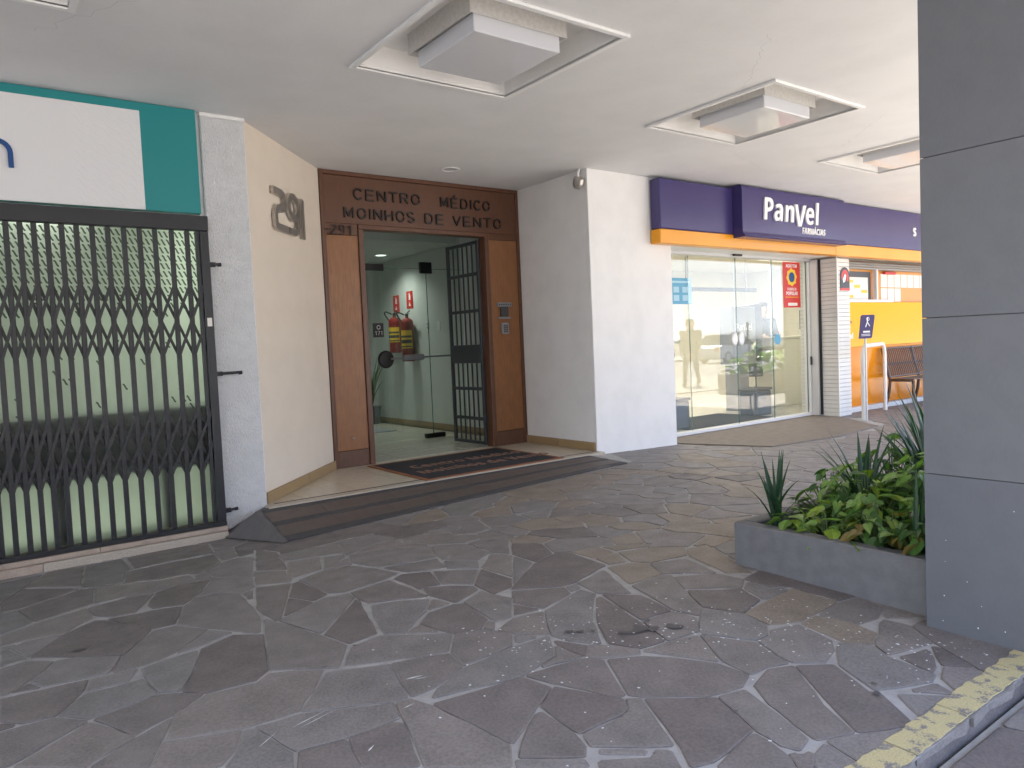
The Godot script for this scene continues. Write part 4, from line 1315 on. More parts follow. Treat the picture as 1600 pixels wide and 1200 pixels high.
	part(p, "top_strip", span(Vector3(2.821, CEIL - 0.043, z - 0.04), Vector3(5.089, CEIL - 0.003, z + 0.012), 0.003), M.wood_dark)
	part(p, "door_frame", span(Vector3(3.15, LAND, z - 0.11), Vector3(3.205, 2.40, z + 0.016), 0.004), M.wood_dark)
	part(p, "door_frame", span(Vector3(4.645, LAND, z - 0.11), Vector3(4.70, 2.40, z + 0.016), 0.004), M.wood_dark)
	part(p, "door_frame", span(Vector3(3.15, 2.402, z - 0.11), Vector3(4.70, 2.445, z + 0.016), 0.004), M.wood_dark)
	part(p, "door_stop", span(Vector3(2.97, 0.36, z + 0.001), Vector3(3.0, 0.372, z + 0.02), 0.004), M.steel)
	# raised letters on the header
	var sg := thing("entrance_lettering", "black raised letters CENTRO MÉDICO MOINHOS DE VENTO on the wooden header", "sign")
	strip_letters(sg, "CENTRO", 0.098, 0.088, 0.127, 0.0145, 0.016, M.letter_black, T(3.13, 2.69, z + 0.003))
	strip_letters(sg, "MÉDICO", 0.098, 0.080, 0.118, 0.0145, 0.016, M.letter_black, T(4.11, 2.69, z + 0.003))
	strip_letters(sg, "MOINHOS", 0.098, 0.084, 0.123, 0.0145, 0.016, M.letter_black, T(3.02, 2.505, z + 0.003))
	strip_letters(sg, "DE", 0.098, 0.086, 0.135, 0.0145, 0.016, M.letter_black, T(3.915, 2.505, z + 0.003))
	strip_letters(sg, "VENTO", 0.098, 0.088, 0.132, 0.0145, 0.016, M.letter_black, T(4.255, 2.505, z + 0.003))
	var sn := thing("small_house_number", "small black number 291 at the left end of the wooden header", "house number")
	letters(sn, "291", 0.095, 0.012, M.letter_black, T(2.855, 2.335, z + 0.018), 1.05, 0.010, 400, 0.0, "digit")
	part(sn, "bar", span(Vector3(2.80, 2.378, z + 0.013), Vector3(2.87, 2.388, z + 0.018), 0.002), M.letter_black)
	# large steel digits on the angled wall
	var b := Vector2(1.745, -5.57)
	var c := Vector2(2.775, -6.70)
	var d := (c - b).normalized()
	var nn := Vector2(-d.y, d.x)
	var o := b + d * 0.41 + nn * 0.035
	var wall_at := Transform3D(Basis(Vector3(d.x, 0, d.y), Vector3.UP, Vector3(nn.x, 0, nn.y)), Vector3(o.x, 2.21, o.y))
	var big := thing("steel_house_number", "large brushed steel number 291 on the cream wall", "house number")
	var w := 0.058
	var two := [Vector2(0.0, 0.315), Vector2(0.15, 0.315)]
	two.append_array(arc(0.15, 0.25, 0.075, 0.065, 80, -90, 7))
	two.append_array(arc(0.11, 0.12, 0.075, 0.065, 90, 180, 6))
	two.append(Vector2(0.035, 0.03))
	two.append(Vector2(0.27, 0.03))
	var nine := [Vector2(0.30, 0.03), Vector2(0.43, 0.03)]
	nine.append_array(arc(0.40, 0.235, 0.095, 0.085, -20, 325, 22))
	nine.append(Vector2(0.495, 0.10))
	nine.append(Vector2(0.44, 0.03))
	for q in [two, [Vector2(0.43, 0.03), Vector2(0.475, 0.06), Vector2(0.495, 0.12), Vector2(0.495, 0.235)], [Vector2(0.60, 0.0), Vector2(0.60, 0.345)]]:
		var st := mb()
		var sl := stroke(q, w)
		prism(st, sl, 0.028, wall_at)
		if q.size() == 4:
			prism(st, stroke(arc(0.40, 0.24, 0.095, 0.09, -10, 340, 26), w), 0.0275, wall_at)
			prism(st, stroke([Vector2(0.29, 0.03), Vector2(0.435, 0.03)], w), 0.0275, wall_at)
		part(big, "digit", st.commit(), M.steel)
	# intercom and keypad on the right panel
	var ic := thing("intercom", "dark intercom with light bars on the right wood panel", "intercom")
	part(ic, "body", span(Vector3(4.82, 1.53, z + 0.001), Vector3(4.915, 1.64, z + 0.035), 0.006), M.dark_grey)
	part(ic, "button_row", span(Vector3(4.775, 1.64, z + 0.001), Vector3(4.965, 1.685, z + 0.03), 0.004), M.mid_grey)
	part(ic, "lower_trim", span(Vector3(4.785, 1.505, z + 0.001), Vector3(4.95, 1.525, z + 0.025), 0.003), M.mid_grey)
	for i in 6:
		part(ic, "button", span(Vector3(4.785 + i * 0.03, 1.652, z + 0.03), Vector3(4.803 + i * 0.03, 1.672, z + 0.034), 0.002), M.dark_grey)
	var kp := thing("keypad", "small grey keypad below the intercom", "keypad")
	part(kp, "case", span(Vector3(4.825, 1.335, z + 0.001), Vector3(4.915, 1.46, z + 0.028), 0.006), M.mid_grey)
	for i in 3:
		for k in 4:
			part(kp, "key", span(Vector3(4.841 + i * 0.021, 1.352 + k * 0.022, z + 0.028), Vector3(4.857 + i * 0.021, 1.368 + k * 0.022, z + 0.031), 0.001), M.dark_grey)

	# open steel grille door, hinged on the right jamb
	var gd := thing("grille_door", "dark steel barred door standing open at right of the doorway", "door", Vector3(4.635, 0, -6.80), 0.03)
	var y0 := 0.098
	var y1 := 2.385
	var len_ := 0.64
	for q in [[Vector3(-0.016, y0, -0.04), Vector3(0.016, y1, 0.0)], [Vector3(-0.016, y0, -len_), Vector3(0.016, y1, -len_ + 0.04)]]:
		part(gd, "stile", span(q[0], q[1], 0.003), M.door_metal)
	for yy in [0.118, 0.39, 0.73, 1.61, 2.02, 2.365]:
		part(gd, "rail", span(Vector3(-0.0145, yy - 0.018, -len_ + 0.041), Vector3(0.0145, yy + 0.018, -0.041), 0.003), M.door_metal)
	part(gd, "lock_plate", span(Vector3(-0.0155, 1.02, -len_ + 0.041), Vector3(0.0155, 1.23, -0.041), 0.003), M.door_metal)
	for i in 5:
		var zz := -len_ + 0.04 + (len_ - 0.08) * (i + 1) / 6.0
		for r in [[0.137, 1.019], [1.231, 2.346]]:
			part(gd, "bar", span(Vector3(-0.008, r[0], zz - 0.008), Vector3(0.008, r[1], zz + 0.008), 0.002), M.door_metal)
	for yy in [0.4, 1.3, 2.1]:
		var st := mb()
		tube(st, [Vector3(0.006, yy - 0.04, 0.014), Vector3(0.006, yy + 0.04, 0.014)], 0.010, 8)
		part(gd, "hinge", st.commit(), M.door_metal)

	# doormat
	var mt := thing("doormat", "black doormat with brown border and lettering before the door", "doormat")
	var ma := [Vector3(3.06, LAND + 0.002, -6.58), Vector3(4.60, LAND + 0.010, -5.432)]
	part(mt, "border", span(Vector3(3.06, LAND + 0.0025, -6.58), Vector3(4.60, LAND + 0.010, -6.535), 0.002), M.mat_border)
	part(mt, "border", span(Vector3(3.06, LAND + 0.0025, -5.477), Vector3(4.60, LAND + 0.010, -5.432), 0.002), M.mat_border)
	part(mt, "border", span(Vector3(3.06, LAND + 0.0025, -6.534), Vector3(3.105, LAND + 0.010, -5.478), 0.002), M.mat_border)
	part(mt, "border", span(Vector3(4.555, LAND + 0.0025, -6.534), Vector3(4.60, LAND + 0.010, -5.478), 0.002), M.mat_border)
	part(mt, "pile", span(Vector3(3.106, LAND + 0.0025, -6.534), Vector3(4.554, LAND + 0.011, -5.478), 0.002), M.mat_pile)
	var lay := Transform3D(Basis(Vector3.RIGHT, Vector3.FORWARD, Vector3.UP), Vector3.ZERO)
	letters(mt, "Centro Médico", 0.155, 0.003, M.mat_print, lay.translated(Vector3(3.28, LAND + 0.011, -6.04)), 0.85, 0.0, 700)
	letters(mt, "Moinhos de Vento", 0.155, 0.003, M.mat_print, lay.translated(Vector3(3.19, LAND + 0.011, -5.72)), 0.80, 0.0, 700)

func build_lobby() -> void:
	var x0 := 1.9
	var x1 := 5.24
	var zb := -11.3
	var fl := structure("lobby_floor", span(Vector3(x0, -0.1, zb), Vector3(5.4, LAND - 0.006, -6.761), 0.001), M.grout)
	var tile := boxm(Vector3(0.389, 0.012, 0.389), 0.002)
	for i in 6:
		for k in 11:
			var x := 2.96 + i * 0.40
			var zz := -6.965 - k * 0.40
			if x < x1 - 0.2:
				part(fl, "tile", tile, M.lobby_tile, T(x, LAND - 0.007, zz))
	structure("lobby_wall_right", span(Vector3(x1 - 0.01, 0.0, zb), Vector3(5.4, 2.95, -6.745), 0.002), M.lobby_wall)
	structure("lobby_wall_back", span(Vector3(x0, 0.0, zb - 0.1), Vector3(5.4, 2.95, zb - 0.001), 0.002), M.lobby_wall)
	structure("lobby_wall_left", span(Vector3(x0 - 0.1, 0.0, zb), Vector3(x0, 2.95, -6.9), 0.002), M.lobby_wall)
	structure("lobby_wall_front", span(Vector3(x0 - 0.1, 0.0, -6.88), Vector3(3.15, 2.95, -6.745), 0.002), M.lobby_wall)
	structure("lobby_wall_front", span(Vector3(4.70, 0.0, -6.88), Vector3(5.228, 2.95, -6.745), 0.002), M.lobby_wall)
	structure("lobby_wall_front", span(Vector3(3.152, 2.45, -6.88), Vector3(4.698, 2.95, -6.745), 0.002), M.lobby_wall)
	structure("lobby_ceiling", span(Vector3(x0, 2.56, zb), Vector3(x1 - 0.012, 2.68, -8.2), 0.002), M.lobby_ceiling)
	structure("lobby_ceiling", span(Vector3(x0, 2.80, -8.198), Vector3(x1 - 0.012, 2.95, -6.882), 0.002), M.lobby_ceiling)
	var sk := thing("lobby_skirting", "brown granite skirting along the green lobby wall", "skirting")
	for i in 7:
		part(sk, "length", span(Vector3(x1 - 0.03, LAND, -6.9 - i * 0.6 - 0.598), Vector3(x1 - 0.011, LAND + 0.085, -6.9 - i * 0.6), 0.002), M.granite)
	# lamps
	for i in 2:
		var at: Vector3 = [Vector3(4.80, 2.56, -9.5), Vector3(3.3, 2.56, -9.6)][i]
		var t := thing("lobby_downlight", ["lit round downlight in the lobby ceiling, seen through the doorway", "lit round downlight deeper in the lobby, hidden by the door frame"][i], "downlight", at)
		var st := mb()
		lathe(st, [Vector2(0.075, 0.0), Vector2(0.078, -0.008), Vector2(0.095, -0.008), Vector2(0.10, -0.0005)], 24)
		part(t, "rim", st.commit(), M.white_metal)
		var em := mb()
		disc(em, Vector3(0, -0.003, 0), 0.075, Vector3.DOWN, 24)
		part(t, "lamp_glass", em.commit(), M.lamp_green_white)
		var l := SpotLight3D.new()
		l.name = "light"
		l.light_color = Color(0.95, 1.0, 0.95)
		l.light_energy = 0.22
		l.spot_angle = 70.0
		l.spot_range = 9.0
		l.light_size = 0.07
		l.shadow_enabled = true
		l.rotation_degrees.x = -90
		l.position.y = -0.02
		t.add_child(l)
	# glass doors
	var gz := -8.09
	var gp := thing("glass_partition", "frameless green glass doors inside the lobby", "glass door")
	part(gp, "fixed_pane", span(Vector3(4.705, LAND + 0.01, gz - 0.005), Vector3(5.222, 2.20, gz + 0.005), 0.001), M.green_glass)
	part(gp, "transom_pane", span(Vector3(3.0, 2.215, gz - 0.005), Vector3(5.222, 2.79, gz + 0.005), 0.001), M.green_glass)
	var door := part(gp, "door_leaf", span(Vector3(3.90, LAND + 0.012, gz - 0.005), Vector3(4.695, 2.20, gz + 0.005), 0.001), M.green_glass)
	part(door, "leaf_edge", span(Vector3(4.6955, LAND + 0.012, gz - 0.005), Vector3(4.7015, 2.20, gz + 0.005), 0.0005), M.glass_edge)
	part(gp, "pane_edge", span(Vector3(3.0, 2.203, gz - 0.005), Vector3(5.222, 2.211, gz + 0.005), 0.0005), M.glass_edge)
	part(gp, "patch_fitting", span(Vector3(4.61, 2.15, gz - 0.02), Vector3(4.78, 2.29, gz + 0.02), 0.004), M.black_metal)
	part(gp, "patch_fitting", span(Vector3(3.86, 2.17, gz - 0.02), Vector3(4.11, 2.25, gz + 0.02), 0.004), M.black_metal)
	part(gp, "floor_fitting", span(Vector3(4.58, LAND, gz - 0.03), Vector3(4.86, LAND + 0.055, gz + 0.03), 0.006), M.black_metal)
	var h := mb()
	tube(h, [Vector3(4.13, 1.105, gz + 0.05), Vector3(5.08, 1.112, gz + 0.05)], 0.012, 10)
	part(gp, "push_bar", h.commit(), M.mid_grey)
	part(gp, "bar_grip", span(Vector3(4.30, 1.075, gz + 0.03), Vector3(4.58, 1.145, gz + 0.07), 0.006), M.mid_grey)
	var hd := mb()
	lathe(hd, [Vector2(0.0, 0.018), Vector2(0.09, 0.015), Vector2(0.108, 0.0), Vector2(0.09, -0.015), Vector2(0.0, -0.018)], 28, Transform3D(Basis(Vector3.RIGHT, PI / 2), Vector3(4.07, 1.10, gz + 0.03)))
	part(gp, "round_handle", hd.commit(), M.black_metal)
	var ps := thing("door_notice", "small dark square notice on the lobby glass door", "notice")
	part(ps, "plate", span(Vector3(3.93, 1.37, gz + 0.006), Vector3(4.07, 1.54, gz + 0.009), 0.001), M.dark_grey)
	print_line(ps, "171", 0.05, M.letter_white, T(4.005, 1.42, gz + 0.0095))
	var rg := mb()
	prism(rg, stroke(arc(4.005, 1.49, 0.022, 0.022, 0, 350, 16), 0.008), 0.001, T(0, 0, gz + 0.0105))
	part(ps, "ring", rg.commit(), M.letter_white)
	# fire extinguishers and their signs on the wall
	for i in 2:
		var zz: float = [-9.80, -9.42][i]
		var yb: float = [1.17, 1.04][i]
		var hh: float = [0.52, 0.62][i]
		var e := thing("fire_extinguisher", ["left smaller red fire extinguisher on the lobby wall", "right taller red fire extinguisher on the lobby wall"][i], "extinguisher", Vector3(x1 - 0.12, yb, zz), 0.0, "fire extinguishers on the lobby wall")
		var st := mb()
		lathe(st, [Vector2(0.0, 0.0), Vector2(0.08, 0.0), Vector2(0.09, 0.012), Vector2(0.09, hh - 0.06), Vector2(0.08, hh - 0.03), Vector2(0.05, hh - 0.005), Vector2(0.025, hh), Vector2(0.022, hh + 0.03)], 22)
		part(e, "cylinder", st.commit(), M.red_paint)
		var lb := mb()
		for k in 12:
			var a := lerpf(1.3, 4.2, k / 12.0)
			var a2 := lerpf(1.3, 4.2, (k + 1) / 12.0)
			var p := func(an: float, y: float) -> Vector3: return Vector3(cos(an) * 0.0915, y, sin(an) * 0.0915)
			quad(lb, p.call(a, hh * 0.30), p.call(a2, hh * 0.30), p.call(a2, hh * 0.72), p.call(a, hh * 0.72), Vector3(cos(a), 0, sin(a)))
		part(e, "label_sheet", lb.commit(), M.yellow_print)
		var l2 := mb()
		for k in 12:
			var a := lerpf(1.4, 4.1, k / 12.0)
			var a2 := lerpf(1.4, 4.1, (k + 1) / 12.0)
			var p := func(an: float, y: float) -> Vector3: return Vector3(cos(an) * 0.0922, y, sin(an) * 0.0922)
			for r in [[0.42, 0.5], [0.55, 0.6], [0.33, 0.36]]:
				quad(l2, p.call(a, hh * r[0]), p.call(a2, hh * r[0]), p.call(a2, hh * r[1]), p.call(a, hh * r[1]), Vector3(cos(a), 0, sin(a)))
		part(e, "label_text", l2.commit(), M.dark_grey)
		var vv := mb()
		box(vv, Vector3(0, hh + 0.045, 0), Vector3(0.04, 0.045, 0.04), 0.006)
		bar(vv, Vector3(0, hh + 0.075, 0.02), Vector3(-0.02, hh + 0.10, 0.13), 0.02, 0.006, Vector3.UP)
		bar(vv, Vector3(0, hh + 0.055, 0.02), Vector3(-0.02, hh + 0.06, 0.11), 0.02, 0.006, Vector3.UP)
		part(e, "valve", vv.commit(), M.black_metal)
		var ho := mb()
		var pts := []
		for k in 15:
			var u := k / 14.0
			pts.append(Vector3(-0.03 - 0.06 * sin(u * PI), hh + 0.05 + 0.09 * sin(u * PI) - u * 0.12, -0.02 - 0.13 * sin(u * PI * 0.8) + 0.03 * u))
		tube(ho, pts, 0.011, 8)
		part(e, "hose", ho.commit(), M.rubber)
	for i in 2:
		var zz: float = [-9.92, -9.50][i]
		var yy: float = [1.90, 1.93][i]
		var s := thing("extinguisher_sign", ["left red fire equipment sign above the smaller extinguisher", "right red fire equipment sign above the taller extinguisher"][i], "sign", Vector3(x1 - 0.012, yy, zz), -PI / 2, "red fire signs on the lobby wall")
		part(s, "plate", boxm(Vector3(0.19, 0.25, 0.006), 0.001), M.red_print)
		var st := mb()
		prism(st, PackedVector2Array([Vector2(-0.02, 0.0), Vector2(0.03, 0.0), Vector2(0.03, 0.065), Vector2(0.012, 0.08), Vector2(0.012, 0.10), Vector2(-0.03, 0.085), Vector2(-0.005, 0.075), Vector2(-0.02, 0.06)]), 0.001, T(0, 0, 0.0045))
		prism(st, PackedVector2Array([Vector2(-0.035, -0.09), Vector2(0.035, -0.09), Vector2(0.0, -0.03)]), 0.001, T(0, 0, 0.0045))
		part(s, "symbol", st.commit(), M.letter_white)
	for i in 2:
		var s := thing("wall_switch", ["left white switch plate with two rockers on the lobby wall", "right blank white switch plate on the lobby wall"][i], "switch", Vector3(x1 - 0.013, [1.53, 1.52][i], [-9.02, -8.72][i]), -PI / 2, "switch plates on the lobby wall")
		part(s, "plate", boxm(Vector3(0.085, 0.13, 0.008), 0.003), M.switch_white)
		if i == 0:
			for k in 2:
				part(s, "rocker", boxm(Vector3(0.03, 0.03, 0.008), 0.003), M.mid_grey, T(0, -0.025 + 0.05 * k, 0.005))
	# potted palm in the corner
	var pp := thing("potted_palm", "green potted palm against the lobby wall, left in the doorway", "plant", Vector3(5.0, LAND, -10.45))
	var pot := mb()
	lathe(pot, [Vector2(0.0, 0.0), Vector2(0.10, 0.0), Vector2(0.14, 0.26), Vector2(0.15, 0.27), Vector2(0.12, 0.27), Vector2(0.0, 0.25)], 20)
	part(pp, "pot", pot.commit(), M.dark_grey)
	for k in 26:
		var a := rng.randf() * TAU
		var reach := rng.randf_range(0.12, 0.30)
		part(pp, "leaf", leaf_blade(rng.randf_range(0.5, 0.85), reach, 0.045), M.leaf_dark, T(0, 0.26, 0, a))
	part(thing("lobby_rug", "grey rug on the lobby floor beyond the doorway", "rug"), "pile", span(Vector3(3.7, LAND + 0.002, -10.3), Vector3(4.75, LAND + 0.010, -9.2), 0.002), M.mid_grey)

# a strap leaf that rises and arches outwards along +x
func leaf_blade(height: float, reach: float, width: float) -> ArrayMesh:
	var st := mb()
	var n := 7
	var prev := []
	for i in n + 1:
		var u := float(i) / n
		var c := Vector3(reach * pow(u, 1.6), height * (u - 0.18 * u * u * u * minf(1.0, reach / height * 1.6)), 0)
		var w := width * (1.0 - pow(u, 2.2)) * (0.55 + 0.45 * minf(1.0, u * 5.0)) / 2.0 + 0.0005
		var fold := w * 0.35
		var row := [c + Vector3(fold * 0.3, 0, -w), c + Vector3(-fold, -0.0, 0), c + Vector3(fold * 0.3, 0, w)]
		if i > 0:
			for k in 2:
				var shade := 1.0
				st.set_color(Color(shade, shade, shade))
				quad(st, prev[k], prev[k + 1], row[k + 1], row[k], Vector3(-1, 0.6, 0))
		prev = row
	return st.commit()

# ------------------------------------------------------------------ pharmacy
func build_pharmacy() -> void:
	var s := thing("pharmacy_fascia", "purple and yellow pharmacy fascia with white PanVel lettering", "shop sign")
	part(s, "purple_panel", span(Vector3(6.02, 2.38, -5.52), Vector3(7.268, 2.915, -5.38), 0.012), M.purple)
	part(s, "purple_panel", span(Vector3(9.472, 2.38, -5.52), Vector3(14.5, 2.94, -5.38), 0.012), M.purple)
	part(s, "yellow_band", span(Vector3(6.02, 2.225, -5.525), Vector3(9.47, 2.377, -5.385), 0.006), M.band_yellow)
	part(s, "yellow_band", span(Vector3(9.473, 2.222, -5.525), Vector3(14.5, 2.377, -5.384), 0.006), M.band_yellow)
	var st := mb()
	# raised centre panel: a profile with a rolled lower lip, swept along x
	var prof := PackedVector2Array([Vector2(-5.40, 2.935), Vector2(-5.285, 2.935), Vector2(-5.262, 2.92), Vector2(-5.255, 2.89), Vector2(-5.255, 2.40), Vector2(-5.248, 2.375), Vector2(-5.225, 2.365), Vector2(-5.222, 2.345), Vector2(-5.24, 2.335), Vector2(-5.40, 2.335)])
	prism(st, prof, 2.2, Transform3D(Basis(Vector3.BACK, Vector3.UP, Vector3.LEFT), Vector3(7.27, 0, 0)))
	part(s, "centre_panel", st.commit(), M.purple)
	var x := letters(s, "Pan", 0.265, 0.02, M.letter_white, T(7.62, 2.555, -5.255), 1.02, 0.0, 800, 0.10)
	x += letters(s, "V", 0.265, 0.02, M.letter_white, T(7.60 + x, 2.515, -5.255), 1.12, 0.0, 800, 0.10)
	letters(s, "el", 0.265, 0.02, M.letter_white, T(7.59 + x, 2.555, -5.255), 1.0, 0.0, 800, 0.10)
	letters(s, "FARMÁCIAS", 0.075, 0.008, M.letter_white, T(8.46, 2.435, -5.255), 0.92, 0.0, 600, 0.08)
	letters(s, "s", 0.16, 0.01, M.letter_white, T(11.62, 2.59, -5.38), 1.0, 0.0, 700)

	# glazed front
	var g := thing("pharmacy_doors", "glass sliding doors of the pharmacy reflecting the street", "glass door")
	var z := GLASS_Z
	var cut := [6.36, 7.12, 8.0, 8.78, 9.65]
	for i in 4:
		var dz := 0.0 if i in [0, 3] else 0.035
		var p := part(g, "pane", span(Vector3(cut[i] - (0.05 if dz > 0 else 0.0), 0.062, z - 0.005 + dz), Vector3(cut[i + 1] - 0.004, 2.20, z + 0.005 + dz), 0.001), M.glass)
		part(p, "pane_edge", span(Vector3(cut[i + 1] - 0.0035, 0.062, z - 0.005 + dz), Vector3(cut[i + 1] + 0.0035, 2.20, z + 0.005 + dz), 0.0005), M.glass_edge)
	part(g, "head_rail", span(Vector3(6.36, 2.203, z - 0.06), Vector3(9.72, 2.285, z + 0.06), 0.004), M.aluminium)
	part(g, "threshold", span(Vector3(6.36, 0.02, z - 0.06), Vector3(9.72, 0.058, z + 0.05), 0.004), M.white_metal)
	part(g, "jamb", span(Vector3(9.658, 0.06, z - 0.05), Vector3(9.728, 2.20, z + 0.04), 0.004), M.white_metal)
	part(g, "jamb", span(Vector3(9.68, 0.02, z + 0.041), Vector3(9.731, 2.22, z + 0.15), 0.004), M.aluminium)
	part(g, "motion_sensor", span(Vector3(7.91, 2.215, z + 0.061), Vector3(8.08, 2.275, z + 0.10), 0.01), M.black_metal)
	part(g, "lock", span(Vector3(9.655, 0.74, z + 0.041), Vector3(9.679, 0.86, z + 0.06), 0.002), M.dark_grey)
	for k in 2:
		var hm := mb()
		lathe(hm, [Vector2(0.0, 0.012), Vector2(0.05, 0.012), Vector2(0.06, 0.004), Vector2(0.06, -0.004), Vector2(0.0, -0.004)], 20, Transform3D(Basis(Vector3.RIGHT, PI / 2).scaled(Vector3(1, 1.5, 1)), Vector3(7.93 + k * 0.14, 1.16, z + 0.05)))
		part(g, "pull_plate", hm.commit(), M.white_metal)
	var red := thing("red_poster", "red poster with a yellow badge on the pharmacy glass", "poster")
	part(red, "sheet", span(Vector3(9.09, 1.56, z + 0.0065), Vector3(9.50, 2.19, z + 0.0085), 0.0005), M.red_print)
	var bd := mb()
	var gear := PackedVector2Array()
	for k in 32:
		var a := TAU * k / 32.0
		gear.append(Vector2(9.295, 1.98) + Vector2(cos(a), sin(a)) * (0.125 if k % 4 < 2 else 0.11))
	prism(bd, gear, 0.001, T(0, 0, z + 0.0095))
	part(red, "badge", bd.commit(), M.yellow_print)
	var bc := mb()
	disc(bc, Vector3(9.295, 1.98, z + 0.0105), 0.07, Vector3.BACK, 24)
	part(red, "badge_centre", bc.commit(), M.sign_blue)
	print_line(red, "AQUI TEM", 0.045, M.letter_white, T(9.295, 2.135, z + 0.0095), 0.9, 800)
	print_line(red, "FARMÁCIA", 0.038, M.letter_white, T(9.295, 1.815, z + 0.0095), 0.9, 500)
	print_line(red, "POPULAR", 0.05, M.letter_white, T(9.295, 1.755, z + 0.0095), 0.9, 800)
	part(red, "yellow_rule", span(Vector3(9.14, 1.70, z + 0.0085), Vector3(9.45, 1.708, z + 0.0095), 0.0002), M.yellow_print)
	part(red, "logo_strip", span(Vector3(9.2, 1.585, z + 0.0085), Vector3(9.42, 1.625, z + 0.0095), 0.0002), M.paper)
	var bl := thing("blue_notice", "pale blue square notice stuck on the left pharmacy pane", "notice")
	part(bl, "sheet", span(Vector3(6.78, 1.61, z + 0.0065), Vector3(7.17, 1.925, z + 0.0085), 0.0005), M.blue_print)
	part(bl, "heading", span(Vector3(6.80, 1.865, z + 0.0086), Vector3(7.14, 1.89, z + 0.0095), 0.0002), M.pale_blue_print)
	for k in 4:
		part(bl, "pictogram", span(Vector3(6.84 + (k % 2) * 0.16, 1.65 + (k / 2) * 0.10, z + 0.0086), Vector3(6.94 + (k % 2) * 0.16, 1.72 + (k / 2) * 0.10, z + 0.0095), 0.0002), M.pale_blue_print)
	var rd := thing("round_sticker", "small round blue sticker low on the pharmacy glass", "sticker")
	var rs := mb()
	disc(rs, Vector3(8.93, 1.13, z + 0.0065), 0.075, Vector3.BACK, 24)
	part(rd, "disc", rs.commit(), M.blue_print)

	# inside
	var x0 := 5.4
	var x1 := 14.6
	var zb := -10.5
	structure("pharmacy_floor", span(Vector3(x0, -0.08, zb), Vector3(x1, 0.03, z - 0.062), 0.001), M.shop_floor)
	structure("pharmacy_ceiling", span(Vector3(x0, 2.62, zb), Vector3(x1, 2.75, z - 0.08), 0.001), M.shop_wall)
	structure("pharmacy_wall_back", span(Vector3(x0, 0, zb - 0.1), Vector3(x1, 2.9, zb), 0.001), M.shop_wall)
	structure("pharmacy_wall_right", span(Vector3(x1, 0, zb), Vector3(x1 + 0.1, 2.9, z - 0.08), 0.001), M.shop_wall)
	structure("pharmacy_wall_left", span(Vector3(x0 - 0.005, 0, zb), Vector3(x0 + 0.1, 2.9, z - 0.081), 0.001), M.shop_wall)
	structure("pharmacy_wall_front", span(Vector3(x0 + 0.1, 2.286, z - 0.078), Vector3(x1, 2.9, z + 0.04), 0.001), M.shop_wall)
	for i in 3:
		lamp_panel("shop_light", ["left ceiling light panel inside the pharmacy", "middle ceiling light panel inside the pharmacy", "right ceiling light panel inside the pharmacy"][i], Vector3(8.2 + i * 2.2, 2.60, -7.6 - 0.3 * i), Vector2(1.2, 0.3), M.lamp_white, Color(1.0, 0.96, 0.88), 0.70)
	var c := thing("service_counter", "pale pharmacy counter behind the right glass pane", "counter")
	part(c, "front", span(Vector3(10.35, 0.03, -7.3), Vector3(12.6, 1.12, -6.95), 0.01), M.shop_counter)
	part(c, "top", span(Vector3(10.3, 1.122, -7.45), Vector3(12.65, 1.16, -6.9), 0.006), M.shop_wall)
	var mo := thing("monitor", "black monitor on the pharmacy counter", "monitor", Vector3(11.9, 1.16, -7.2), -0.5)
	part(mo, "screen_back", span(Vector3(-0.26, 0.10, -0.02), Vector3(0.26, 0.44, 0.02), 0.008), M.black_metal)
	part(mo, "stand", span(Vector3(-0.04, 0.0, -0.05), Vector3(0.04, 0.12, 0.05), 0.01), M.black_metal)
	var ds := thing("display_stand", "grey display stand lettered PanVel inside the pharmacy", "display", Vector3(9.75, 0.03, -7.2), 0.12)
	part(ds, "panel", span(Vector3(-0.33, 0.72, -0.12), Vector3(0.36, 1.62, 0.12), 0.01), M.mid_grey)
	part(ds, "foot", span(Vector3(-0.15, 0.0, -0.15), Vector3(0.15, 0.72, 0.1), 0.01), M.mid_grey)
	print_line(ds, "PanVel", 0.11, M.letter_white, T(0.0, 1.30, 0.122), 1.0, 700)
	part(ds, "side_column", span(Vector3(0.38, 0.5, -0.14), Vector3(0.62, 1.66, 0.1), 0.01), M.dark_grey)
	var pb := thing("hanging_sign", "black hanging rail sign with white letters inside the pharmacy", "sign")
	part(pb, "rail", span(Vector3(9.9, 2.02, -8.6), Vector3(12.2, 2.09, -8.55), 0.003), M.black_metal)
	part(pb, "hanger", span(Vector3(10.2, 2.09, -8.58), Vector3(10.21, 2.62, -8.57), 0.001), M.black_metal)
	part(pb, "hanger", span(Vector3(11.9, 2.09, -8.58), Vector3(11.91, 2.62, -8.57), 0.001), M.black_metal)
	for i in 2:
		var bin := thing("slate_bin", ["slate blue bin inside the left pharmacy pane", "slate blue bin inside the middle pharmacy pane"][i], "bin", [Vector3(7.28, 0.03, -6.42), Vector3(9.25, 0.03, -6.55)][i])
		part(bin, "body", span(Vector3(-0.2, 0, -0.14), Vector3(0.2, 0.36, 0.14), 0.02), M.slate_blue)
		part(bin, "lid", span(Vector3(-0.21, 0.362, -0.15), Vector3(0.21, 0.40, 0.15), 0.01), M.dark_grey)
	part(thing("entrance_mat", "dark mat on the floor inside the pharmacy doors", "mat"), "pile", span(Vector3(7.3, 0.032, -7.1), Vector3(9.1, 0.042, -6.15), 0.002), M.mat_pile)

	# white tiled column and side window
	var col := thing("tiled_column", "slim white column clad in thin brick strips", "column")
	part(col, "core", span(Vector3(9.742, -0.05, -6.1), Vector3(10.05, 2.24, -5.54), 0.002), M.brick_joint)
	var br := mb()
